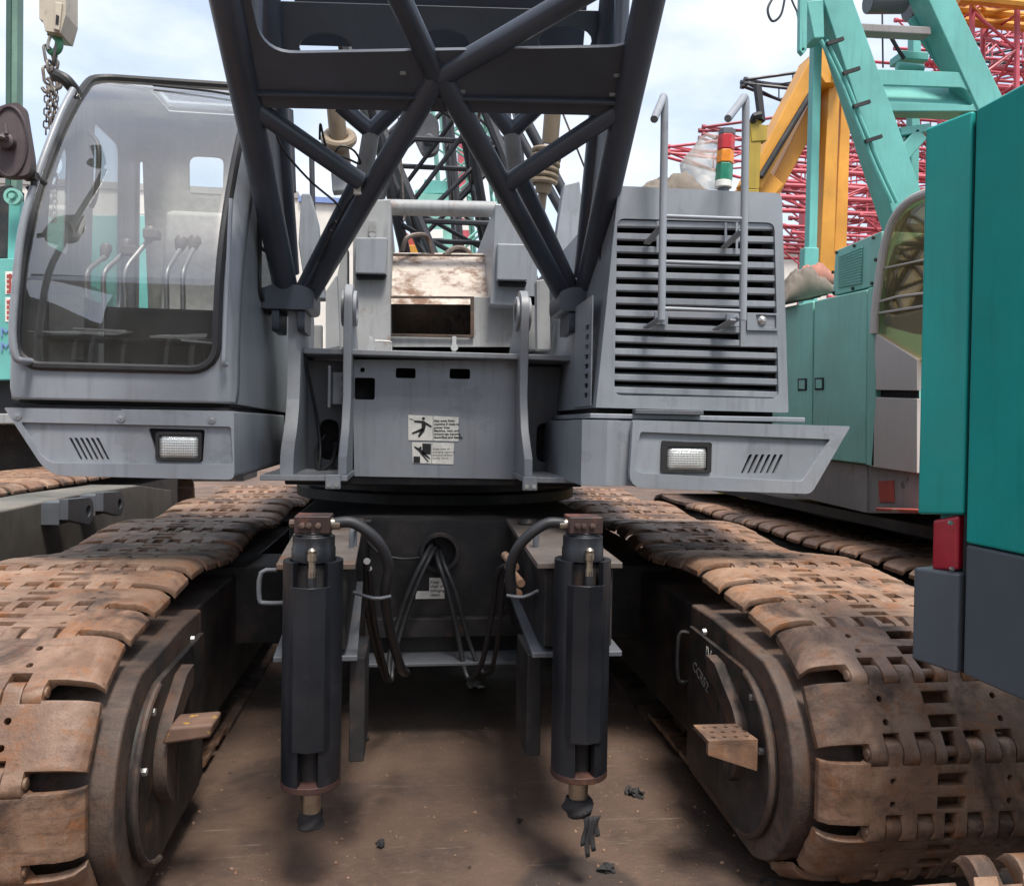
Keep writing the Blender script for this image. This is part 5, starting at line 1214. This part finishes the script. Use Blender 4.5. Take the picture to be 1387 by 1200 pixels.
# orange-yellow folded boom behind it
yb = thing('knuckle_boom', 'orange-yellow folded boom standing between the red lattices and the teal A-frame', 'crane boom', (5, 9.2, 0))
fbar((1022, 250), (1112, 80), 24, .35, 'boom_arm', 'yellow', 9.0, yb, 28); fbar((1047, 262), (1124, 112), 19, .3, 'boom_arm', 'yellow', 9.3, yb, 26)
kn = MB(); front(kn, rpoly([(1112, 62), (1128, 56), (1146, 100), (1138, 112), (1118, 112), (1108, 96)], .05), 8.9, .55); kn.build('knuckle_plate', 'yellow', yb, .02)
c = at(1134, 100, 8.9); MB().lathe([(.07, 0), (.07, .05), (.035, .06)], c, (0, -1, 0), 18).build('knuckle_pin', 'ochre', yb)
fbar((1131, 106), (1119, 380), 17, .3, 'hanging_arm', 'yellow', 9.05, yb, 22); fbar((1147, 120), (1137, 380), 14, .3, 'hanging_arm', 'yellow', 9.3, yb, 20)
fbar((1024, 235), (1052, 262), 30, .5, 'boom_base', 'yellow', 9.1, yb, 34); MB().box((4.0, 8.6, 0), (8.0, 10.2, 2.6)).build('carrier_body', 'mustard', yb, .03)
cy = MB(); cy.tube(at(1030, 240, 8.95), at(1098, 128, 8.95), .035); cy.build('boom_hose', 'undercar', yb)

# ------------------------------------------------------------------ lattice booms stored behind
def lattice(name, label, p, q, w, h, rc, rb, bays, mat, group=None, cat='crane boom', up=(0, 0, 1), taper=0.):
    p, q = V(p), V(q); d = (q-p).normalized(); L = (q-p).length; s = d.cross(V(up)).normalized(); u = s.cross(d)
    root = thing(name, label, cat, p, group)
    def c(i, j, t): 
        k = 1.0
        if taper and t < taper: k = .25+.75*t/taper
        return p+d*t*L+s*(i*w/2*k)+u*(j*h/2*k)
    for i in (-1, 1):
        for j in (-1, 1):
            mb = MB(); ts_ = [0, taper, 1] if taper else [0, 1]
            for a, b in zip(ts_, ts_[1:]): mb.tube(c(i, j, a), c(i, j, b), rc, seg=8)
            mb.build('chord', mat, root)
    mb = MB()
    for k in range(bays):
        t0, t1 = k/bays, (k+1)/bays; f = 1 if k % 2 else -1
        for i in (-1, 1): mb.tube(c(i, -f, t0), c(i, f, t1), rb, seg=6); mb.tube(c(i, -1, t1), c(i, 1, t1), rb*.8, seg=6)
        for j in (-1, 1): mb.tube(c(-f, j, t0), c(f, j, t1), rb, seg=6)
    mb.build('lacing', mat, root)
    ends = MB()
    for i in (-1, 1):
        for j in (-1, 1): ends.lathe([(rc*1.5, 0), (rc*1.5, rc*2.2)], c(i, j, 0)-d*rc*2.2, d, 10)
    ends.build_each('end_lug', mat, root)
    return root
RG = 'red lattice booms stacked at the back of the yard'
def px_len(px, py, Y, ln, dz=0., dy=0.): a = at(px, py, Y); return a, a+V((ln, dy, dz))
reds = [  # left end pixel, distance, height of section, colour, words
    (905, 206, 17.0, 15, .55, 1.0, 'red', 'bright red lattice boom whose open left end rises beside the signal light'),
    (953, 180, 19.5, 16, .75, 1.0, 'darkred', 'dark red lattice boom stacked just above the bright red one'),
    (1030, 232, 16.0, 14, .62, .9, 'red', 'red lattice boom crossing behind the orange-yellow boom at its middle'),
    (1040, 258, 15.0, 14, .5, .9, 'red', 'thick red lattice boom below the middle of the orange-yellow boom'),
    (1045, 300, 16.5, 12, 1.0, 1.0, 'darkred', 'dark red lattice with steep lacing low behind the orange-yellow boom'),
    (1060, 352, 14.5, 12, .8, .9, 'red', 'lowest red lattice just above the tarp bundle'),
    (1150, 330, 15.5, 14, .9, .9, 'red', 'red lattice boom between the orange-yellow boom and the tinted cab'),
    (1085, 200, 21.0, 22, .8, 1.1, 'darkred', 'dark red lattice boom seen through the teal A-frame'),
    (1160, 120, 22.0, 26, 1.0, 1.2, 'red', 'high red lattice boom crossing behind the top of the teal A-frame'),
    (1255, 60, 21.0, 24, 1.1, 1.2, 'red', 'high red lattice boom at the upper right corner of the yard'),
    (1240, 110, 18.5, 22, .45, 1.0, 'red', 'thick-chorded red lattice boom just above the slanted teal panel top'),
    (1280, 22, 24.0, 26, 1.0, 1.2, 'darkred', 'topmost dark red lattice boom under the orange boom'),
    (1052, 218, 23.0, 22, .8, 1.1, 'darkred', 'dark red lattice boom behind the middle red ones, left of the thin teal post'),
    (1062, 282, 24.0, 24, .9, 1.1, 'red', 'far red lattice boom showing in the gaps around the orange-yellow boom foot'),
    (1140, 165, 25.0, 26, 1.0, 1.2, 'darkred', 'far dark red lattice boom behind the teal cross beam'),
    (1180, 300, 25.0, 24, 1.0, 1.2, 'red', 'far red lattice boom low behind the teal A-frame foot'),
    (1275, 135, 26.0, 26, .7, 1.2, 'red', 'far red lattice boom just above the tall teal machine corner'),
    (1230, 35, 27.0, 28, 1.0, 1.3, 'red', 'far red lattice boom behind the top of the right A-frame leg'),
    (1148, 268, 17.5, 14, .7, 1.0, 'darkred', 'dark red lattice boom just above the intake box, right of the orange-yellow boom'),
    (1145, 375, 14.0, 10, .6, .9, 'red', 'red lattice boom low between the tarp bundle and the intake box'),
    (1050, 328, 18.0, 16, .5, 1.0, 'red', 'red lattice boom in front of the grey shed roof'),
    (1195, 215, 19.0, 20, .7, 1.0, 'red', 'red lattice boom crossing just above the tinted cab roof'),
    (1300, 160, 20.0, 20, .9, 1.0, 'darkred', 'dark red lattice boom right of the teal A-frame beam'),
]
for (px, py, Y, ln, hh, ww, mt, lb) in reds:
    a, b = px_len(px, py, Y, ln, random.uniform(-.25, .25), random.uniform(-.6, .9)); big = .050 if 'thick' in lb else .032
    lattice('lattice_boom', lb, a, b, ww, hh, big*Y/16, .019*Y/16, int(ln/1.15), mt, RG, taper=.12 if px < 1000 else 0)
a, b = px_len(1010, 113, 22, 22, .4, 1.5); lattice('lattice_boom', 'black lattice boom with pointed left end high above the red ones', a, b, .8, .46, .045, .026, 18, 'blacksteel', None, taper=.06)
a, b = px_len(1290, 5, 17, 20, .3, 1.0); lattice('lattice_boom', 'orange lattice boom crossing the top right corner', a, b, .9, .25, .11, .04, 16, 'yellow', None)
a, b = px_len(1280, 85, 23, 20, .2, 1.0); lattice('lattice_boom', 'black lattice boom crossing between red ones at upper right', a, b, 1.0, .8, .05, .03, 18, 'blacksteel', None)
a, b = at(1330, 330, 17.5), at(1325, -60, 17.5); lattice('lattice_boom', 'upright red lattice column standing behind the teal A-frame on the right', V((a.x, 17.5, 0)), b, 1.1, 1.1, .06, .036, 16, 'red', RG, up=(0, 1, 0))
for px, lb in ((1092, 'left red rack post behind the thin teal mast post'), (1185, 'red rack post behind the intake box of the pale teal crane')):
    t = at(px, 250, 18); rp = thing('rack_post', lb, 'post', (t.x, 18, 0), 'red rack posts under the stacked booms')
    MB().bar((t.x, 18, 0), t, .22, .22, (0, 1, 0)).build('column', 'red', rp, .01); MB().box((t.x-.3, 17.7, 0), (t.x+.3, 18.3, .03)).build('base_plate', 'red', rp); MB().bar(t-V((.0, .0, 1.2)), t+V((.9, 0, 0)), .1, .1, (0, 1, 0)).build('knee_brace', 'red', rp)

# black boom lying behind the winch, and its sheave plate
a, b = at(640, 372, 9.5), at(548, 60, 7.6)
lb_ = lattice('lattice_boom', 'black lattice boom slanting up behind the winch frame', V((a.x+.55, 10.6, .2)), b, .85, .80, .045, .024, 8, 'blacksteel', None, up=(0, 1, .3))
lattice('lattice_boom', 'second black lattice boom leaning steeply between the winch frame boxes', at(672, 395, 8.3), at(520, 20, 8.3), 1.0, .85, .052, .026, 7, 'blacksteel', None, up=(0, 1, 0))
lattice('lattice_boom', 'dark grey lattice boom leaning to the upper right behind the right backstop', V((at(700, 360, 12).x, 12, 0)), at(640, 20, 11), .9, .9, .045, .026, 9, 'blacksteel', None, up=(0, 1, 0))
lattice('lattice_mast', 'pale teal lattice mast leaning right of the red and white tower', V((at(690, 350, 25).x, 25, 0)), at(612, 20, 25), 1.3, 1.1, .06, .04, 16, 'teal', None, 'mast', up=(0, 1, 0))
sh = MB(); sh.plate(rpoly(XZ([(553, 165), (573, 148), (594, 160), (596, 205), (574, 212), (560, 182)], 8.6), .08), (0, 8.6, 0), (1, 0, 0), (0, 0, 1), (0, .12, 0)); sh.build('head_plate', 'gray_dark', lb_, .01)
b2_ = MB(); 
for px in ((566, 157), (581, 190)): c = at(*px, 8.6); b2_.lathe([(.06, 0), (.06, .03), (.03, .06)], c, (0, -1, 0), 12)
b2_.build_each('plate_pin', 'gray_dark', lb_)
# teal crane far behind in the middle
fc = thing('crawler_crane', 'distant teal crane with a white stripe seen through the winch frame', 'crane', (at(593, 350, 24).x, 24, 0))
def fq(px, Y, d, name, mat, par=fc): mb = MB(); front(mb, px, Y, d); return mb.build(name, mat, par, .01)
fq([(566, 293), (624, 292), (624, 345), (566, 347)], 24, 3, 'house_body', 'teal'); fq([(574, 311), (600, 311), (600, 323), (574, 323)], 23.98, .03, 'white_panel', 'white'); fq([(568, 262), (614, 264), (616, 291), (566, 292)], 24.4, 2, 'upper_house', 'teal'); fq([(575, 243), (608, 246), (612, 262), (572, 262)], 24.6, 1.5, 'roof_unit', 'teal_deep')
fq([(562, 258), (568, 256), (568, 300), (562, 300)], 23.9, .3, 'corner_post', 'teal'); fq([(560, 350), (628, 350), (632, 420), (556, 420)], 24.2, 3, 'lower_works', 'undercar')
lt_ = lattice('lattice_mast', 'pale teal lattice mast rising behind the distant teal crane', V((at(648, 350, 27).x, 27, 0)), at(600, 60, 27), 1.0, 1.0, .05, .035, 18, 'teal', None, 'mast', up=(0, 1, 0))
tw = thing('site_tower', 'red and white panelled tower behind the black slanting boom', 'tower', (at(632, 340, 30).x, 30, 0))
for (y0, y1, m_) in ((182, 222, 'red'), (222, 226, 'white'), (226, 262, 'red'), (262, 296, 'white'), (296, 304, 'red'), (304, 312, 'white'), (312, 330, 'red'), (330, 420, 'white')):
    fq([(622, y0), (641, y0), (641, y1), (622, y1)], 30, 1.2, 'tower_panel', m_, tw)
rm = thing('red_winch', 'small red machine hood beyond the wire rope at the winch frame', 'machine', (at(548, 330, 13).x, 13, 0))
mb = MB(); front(mb, rpoly([(540, 318), (546, 311), (556, 320), (566, 328), (566, 420), (540, 420)], .05), 13, 1.0); mb.build('hood', 'redpaint', rm, .02); fq([(552, 332), (572, 332), (572, 420), (552, 420)], 12.9, .4, 'body', 'yellow', rm)

# warehouse behind
wh_ = thing('warehouse', 'long pale warehouse with a blue fascia strip behind the cab', 'building', (-22, 47, 0))
za = at(200, 259, 45).z
MB().box((-60, 45, 0), (at(487, 270, 45).x, 60, za)).build('wall', 'wall', wh_)
MB().box((at(405, 270, 45).x, 44.8, at(440, 276, 45).z), (at(488, 270, 45).x, 45.0, za+.1)).build('blue_fascia', 'blue', wh_)
MB().box((-60, 44.9, za), (at(404, 270, 45).x, 60, za+.35)).build('roof_edge', 'wall_grey', wh_)
for x_ in (-30.5, -26.5, -22.5, -18.5, -14.5): MB().box((x_, 44.95, za-2.3), (x_+1.6, 45.0, za-1.2)).build('window', 'interior', wh_)
rs = thing('storage_shed', 'grey-roofed white shed behind the stacked red lattices', 'shed', (22, 48, 0))
MB().box((13, 46, 0), (60, 60, at(1100, 338, 46).z)).build('wall', 'wall', rs); r0 = at(1100, 338, 46).z
MB().hexa([(12.5, 45.5, r0), (61, 45.5, r0), (61, 60, r0+2.4), (12.5, 60, r0+2.4), (12.5, 45.5, r0+.12), (61, 45.5, r0+.12), (61, 60, r0+2.6), (12.5, 60, r0+2.6)]).build('roof', 'wall_grey', rs)

bs_ = thing('open_shed', 'blue-roofed open shed mirrored in the lower half of the cab windscreen', 'shed', (-5.5, -12, 0))
MB().hexa([(-9.5, -8, 9.3), (-1.2, -8, 9.3), (-1.2, -11, 12.6), (-6.6, -11, 12.6), (-9.5, -8, 9.42), (-1.2, -8, 9.42), (-1.2, -11, 12.72), (-6.6, -11, 12.72)]).build('roof', 'roof', bs_)
MB().box((-9.3, -18, 0), (-1.3, -17.8, 12.4)).build('back_wall', 'undercar', bs_); MB().box((-9.4, -18, 12.3), (-1.2, -11, 12.5)).build('rear_roof', 'gray_dark', bs_)
for x_ in (-9.3, -1.4): MB().box((x_, -17.8, 0), (x_+.1, -8.4, 9.2)).build('side_wall', 'undercar', bs_)
for x_ in (-9.2, -5.6, -1.6): MB().box((x_, -8.3, 0), (x_+.2, -8.1, 9.3)).build('post', 'gray_dark', bs_)
for x_, w_, lb in ((-5.9, 1.35, 'white canopy mirrored at the lower left of the cab windscreen'), (-4.0, .95, 'smaller white canopy mirrored at the lower right of the cab windscreen')):
    cn = thing('canopy', lb, 'canopy', (x_+w_/2, -6.5, 0), 'white canopies standing opposite the crane'); y_ = -6
    MB().hexa([(x_, y_, 4.45), (x_+w_, y_, 4.4), (x_+w_-.3, y_-1.6, 5.15), (x_+.2, y_-1.6, 5.1), (x_, y_, 4.52), (x_+w_, y_, 4.47), (x_+w_-.3, y_-1.6, 5.22), (x_+.2, y_-1.6, 5.17)]).build('canopy_roof', 'white', cn)
    for px_ in (x_+.2, x_+w_-.36):
        for py_ in (y_-.1, y_-1.5): MB().box((px_, py_, 0), (px_+.05, py_+.05, 4.45)).build('leg', 'gray_pale', cn)

# ------------------------------------------------------------------ left side: neighbouring crane, hook block, mast
lc = thing('crawler_crane', 'teal crane with red and cream stickers half hidden behind the cab at the left edge', 'crane', (-4.5, 8.5, 0))
fq([(-260, 352), (42, 350), (42, 514), (-260, 516)], 7.6, 2.0, 'machine_body', 'teal_deep', lc); fq([(20, 292), (215, 292), (215, 560), (20, 560)], 9.8, 2.0, 'counterweight', 'teal_deep', lc)
fq([(-200, 516), (24, 514), (24, 560), (-200, 560)], 7.75, 1.8, 'lower_frame', 'undercar', lc); fq([(-200, 562), (30, 560), (30, 574), (-200, 576)], 7.2, 1.0, 'walkway', 'gray_pale', lc)
fq([(12, 272), (26, 270), (28, 352), (10, 352)], 8.0, .4, 'mast_bracket', 'teal_deep', lc); fq([(28, 290), (40, 290), (40, 352), (26, 352)], 8.2, .4, 'mast_bracket', 'teal', lc); fq([(-20, 255), (14, 250), (10, 350), (-20, 350)], 8.6, .3, 'rope_guard', 'undercar', lc)
fq([(60, 560), (330, 560), (330, 652), (60, 652)], 11.5, 1.0, 'rear_works', 'undercar', lc); fq([(-260, 575), (80, 575), (80, 640), (-260, 645)], 8.3, 1.5, 'carbody', 'undercar', lc)
c = at(20, 268, 7.9); MB().lathe([(.075, 0), (.075, .05), (.05, .05), (.05, .03), (.025, .03), (.025, .07)], c, (0, -1, 0), 20).build('sheave', 'teal', lc)
for (x0, y0, x1, y1, ) in ((7, 368, 19, 399), (7, 403, 19, 436)):
    st_ = fq([(x0, y0), (x1, y0), (x1, y1), (x0, y1)], 7.595, .004, 'sticker', 'white', lc)
    mb = MB(); 
    for k in range(4): front(mb, [(x0+2, y0+4+k*7), (x1-2-(k % 2)*4, y0+4+k*7), (x1-2-(k % 2)*4, y0+8+k*7), (x0+2, y0+8+k*7)], 7.59, .003)
    front(mb, [(x0+5, y0+3), (x0+8, y0+3), (x0+8, y1-3), (x0+5, y1-3)], 7.588, .003); mb.build('sticker_print', 'redpaint', st_)
words('model_lettering', 'M(C', .12, 'blue', lc, at(0, 456, 7.59), (1, 0, 0), (0, 0, 1), .002); words('model_lettering', 'M(7', .12, 'blue', lc, at(0, 476, 7.59), (1, 0, 0), (0, 0, 1), .002)
ltk = bpy.data.objects.new('crawler_track', None); COL.objects.link(ltk); ltk.parent = lc; ORG[ltk.name] = V((-3.0, 6.5, 0)); ltk.location = ORG[ltk.name]-ORG[lc.name]
pth3 = run_path(4.4, .58, .58, 9.5, .58, .58, [(4.5+.1*i, 1.165) for i in range(50)]); ST3 = resample(pth3, .255); lay_shoes(ltk, -2.97, ST3, SHOES, lambda c: c.z > .9 and c.y < 8)
MB().box((-3.3, 4.6, .25), (-2.56, 9.4, .98)).build('track_frame', 'undercar', ltk)
bmx = thing('boom_section', 'long grey-brown box beam with two eye lugs lying beside the left rusty track', 'steel beam', (-2.2, 5.6, 0))
xb = -2.12
o_ = [(lambda q: (q.y, q.z))(atx(*p, xb)) for p in ((-40, 700), (100, 670), (184, 657), (232, 664), (234, 690))]
zl = .35
MB().plate([(o_[0][0]-.6, o_[0][1]-.02)]+o_+[(o_[-1][0], zl), (o_[0][0]-.6, zl)], (xb, 0, 0), (0, 1, 0), (0, 0, 1), (-.34, 0, 0)).build('box_beam', paint('mottled_grey_brown_steel', (.13, .12, .105), .6, .2, .3, rust=.3, dust=.3), bmx, .015)
for px in ((85, 692), (131, 682)):
    c = atx(*px, xb); mb = MB(); mb.plate([(c.y-.30, c.z-.02), (c.y-.30, c.z+.10)]+[(c.y+.085*math.cos(R_(a)), c.z+.085*math.sin(R_(a))) for a in range(80, -100, -12)], (xb+.10, 0, 0), (0, 1, 0), (0, 0, 1), (.05, 0, 0), [circle(c.y, c.z, .036)]); mb.box((xb, c.y-.3, c.z-.05), (xb+.10, c.y-.12, c.z+.08)); mb.build('eye_lug', 'gray_dark', bmx, .006)
for y_ in (4.3, 7.4): MB().box((xb-.45, y_, 0), (xb+.15, y_+.2, zl)).build('timber_block', 'shoe_dark', bmx, .01)
# green mast and hook block
ms = thing('mast', 'tall slim green box mast left of the hanging hook block', 'mast', (at(14, 300, 12).x, 12, 0))
p = at(14, 140, 12); MB().box((p.x-.065, 12, 0), (p.x+.0, 12.3, 14)).build('mast_tube', paint('dull_dark_green_mast', (.035, .09, .07), .6), ms, .01); MB().box((p.x+.001, 12.02, 0), (p.x+.075, 12.2, 14)).build('mast_flange', paint('dull_grey_green_mast', (.13, .23, .18), .6, .15, .2), ms, .005)
HYk = 6.4
hb_ = thing('hook_block', 'cream hook block with green hook carrying loops of grey chain', 'hook block', at(72, 45, HYk))
mb = MB(); front(mb, rpoly([(53, -30), (89, -30), (89, 20), (82, 45), (61, 42), (58, 28), (53, 26)], .01), HYk, .22); mb.build('block_housing', 'cream', hb_, .015)
mb = MB(); front(mb, [(74, 2), (84, 4), (80, 42), (72, 40)], HYk-.02, .03); mb.build('front_rib', 'cream', hb_, .008); mb = MB(); front(mb, [(76, 20), (80, 22), (79, 34), (75, 33)], HYk-.024, .01); mb.build('rib_slot', 'dark', hb_)
mb = MB(); mb.tube(at(74, 40, HYk+.1), at(73, 50, HYk+.1), .045); mb.build('hook_shank', 'undercar', hb_)
hkp = [at(*q, HYk+.1) for q in ((72, 45), (74, 50), (79, 55), (80, 62), (77, 69), (71, 72), (66, 69), (65, 64))]
mb = MB(); mb.path(hkp, lambda t: (.014+.016*math.sin(math.pi*min(1, t*1.1))) if t < .9 else .012+.06*(1-t), 12, 6); mb.build('hook', 'hookgreen', hb_)
mb = MB(); mb.path([at(68, 50, HYk+.08), at(65, 60, HYk+.08), at(66, 68, HYk+.08)], .012, 6, 3); mb.build('safety_latch', 'steel', hb_)
for dx in (-.13, 0, .13): q = at(71, -30, HYk+.1); MB().tube(q+V((dx, 0, 0)), q+V((dx, 0, 8)), .011, seg=6).build('hoist_rope', 'rope', hb_)
def link(c, ax_, L, W, r, ang):
    pts = []; ax_ = V(ax_).normalized(); s = Matrix.Rotation(ang, 3, ax_) @ ax_.orthogonal().normalized()
    for k in range(16):
        a = 2*math.pi*k/16; pts.append(c+ax_*((L/2-W/2)*(1 if math.sin(a) > 0 else -1)+W/2*math.sin(a))+s*(W/2*math.cos(a)))
    return MB().loop(pts, r, 6)
chn = thing('chain_sling', 'grey chain sling of long links and hooks hanging from the green hook', 'chain', at(70, 70, HYk+.1))
for px, py, L, W, ang in ((66, 76, .15, .07, .3), (75, 75, .15, .06, 1.0), (68, 92, .10, .07, .6), (74, 90, .09, .06, 1.9), (64, 103, .13, .06, .2), (72, 100, .10, .06, .9)):
    link(at(px, py, HYk+.1), (random.uniform(-.2, .2), 0, 1), L, W, .011, ang).build('master_link', 'chain', chn)
for px, py in ((64, 116), (71, 114), (76, 112)):
    c = at(px, py, HYk+.1); MB().path([c+V((0, 0, .05)), c+V((.03, 0, .02)), c+V((.03, 0, -.03)), c+V((-.01, 0, -.05)), c+V((-.035, 0, -.02))], .014, 8, 4).build('sling_hook', 'chain', chn)
for px, py0, py1 in ((64, 122, 182), (69, 120, 168), (73, 118, 178), (76, 122, 300), (70, 160, 300)):
    mb = MB(); a, b = at(px, py0, HYk+.1), at(px-2, py1, HYk+.1); n_ = int((a-b).length/.042)
    for k in range(n_):
        l_ = link(a.lerp(b, (k+.5)/n_), (0, 0, 1), .056, .034, .006, (k % 2)*1.57+px); mb.add(l_.v, l_.f)
    mb.build('chain_strand', 'chain', chn)

# small things on the ground and rag on the right jack
rag = MB(); cx_, cz_ = .600, zrod
rows = []
for i in range(10):
    f = i/9; rr = .037+.014*math.sin(math.pi*f)
    rows.append([V((cx_+rr*math.cos(a)*(1+.12*math.sin(3*a+i)), YJ+rr*math.sin(a)*(1+.12*math.cos(4*a+i)), cz_+.05-f*.06)) for a in [2*math.pi*j/20 for j in range(20)]])
rag.grid(rows, close=True)
for k, (dx, ln) in enumerate(((.02, .10), (.035, .14), (.05, .12), (.06, .07))):
    p = V((cx_+dx, YJ-.045, cz_)); rag.grid([[p+V((-.012+.006*math.sin(5*t+k), -.004*math.sin(7*t), -ln*t)), p+V((.012*(1-t*.7)+.006*math.sin(5*t+k), .006, -ln*t))] for t in [j/8 for j in range(9)]])
tag(rag.build('rag', 'rag', None, solid=.004), 'torn oily black rag tied round the foot of the right jack rod', 'rag')
rg2 = MB(); rows = []
for i in range(9):
    f = i/8; rr = .0355+.006*f
    rows.append([V((-.315+rr*math.cos(a)*(1+.1*math.sin(3*a+i)), YJ+rr*math.sin(a)*(1+.1*math.cos(4*a+i)), zrod+.04-f*.05)) for a in [2*math.pi*j/20 for j in range(20)]])
rg2.grid(rows, close=True); tag(rg2.build('rag', 'rag', None, solid=.004), 'dark rag bound round the foot of the left jack rod', 'rag')
def litter(px, py, size, mat, name, label, cat, seed):
    r = random.Random(seed); c = atz(px, py, .004); mb = MB()
    for k in range(5):
        a = r.uniform(0, 6.28); d = V((math.cos(a), math.sin(a), 0)); s = V((-d.y, d.x, 0)); L = size*r.uniform(.5, 1); w = L*.28; o = c+V((r.uniform(-.3, .3)*size, r.uniform(-.3, .3)*size, 0))
        mb.grid([[o+d*L*(t-.5)+s*w*math.sin(math.pi*max(.06, min(.94, t)))*q+V((0, 0, size*.22*abs(q)*math.sin(3*t+k)+.002*k+.003)) for q in (-1, 0, 1)] for t in [j/6 for j in range(7)]])
    return tag(mb.build(name, mat, None, solid=.0015), label, cat)
gv = MB(); rr_ = random.Random(11)
for k in range(420):
    x_, y_ = rr_.uniform(-.9, 1.3), rr_.uniform(1.9, 4.4); q = rr_.choice((.003, .004, .005, .007, .010)); c = V((x_, y_, q*.35))
    vs_ = [c+V((q*rr_.uniform(.6, 1.2)*math.cos(a), q*rr_.uniform(.6, 1.2)*math.sin(a), q*rr_.uniform(-.3, .1))) for a in (0, 1.1, 2.2, 3.3, 4.4, 5.4)]+[c+V((0, 0, q*.7))]
    gv.add(vs_, [(i, (i+1) % 6, 6) for i in range(6)])
gvo = gv.build('gravel', 'shoe', None, smooth=False); gvo['kind'] = 'stuff'; gvo['label'] = 'small loose stones scattered over the oily ground between the tracks'; gvo['category'] = 'gravel'
litter(513, 1143, .045, 'rag', 'dry_leaf', 'small dark curled leaf on the ground between the two jacks', 'leaf', 1)
litter(823, 1176, .06, 'rag', 'rubbish_scrap', 'clump of dark scrap by the dark round patch near the right track', 'litter', 2)
litter(860, 1075, .09, 'rag', 'rubbish_scrap', 'dark twiggy clump in the shade of the right track', 'litter', 3)
litter(703, 1112, .03, 'rag', 'dry_leaf', 'dark leaf lying to the left of the right jack rod', 'leaf', 4)
litter(643, 928, .09, 'white', 'paper_scrap', 'crumpled white paper scrap under the carbody hoses', 'litter', 5)
litter(495, 1001, .05, 'rag', 'dry_leaf', 'tiny dark leaf beside the left jack, farther back', 'leaf', 6)
mb = MB(); mb.path([atz(1028, 1194, .006), atz(1035, 1190, .006), atz(1046, 1191, .006), atz(1050, 1197, .006)], .005, 6, 4); tag(mb.build('bent_wire', 'rag', None), 'short bent wire on the ground in front of the right track', 'wire')
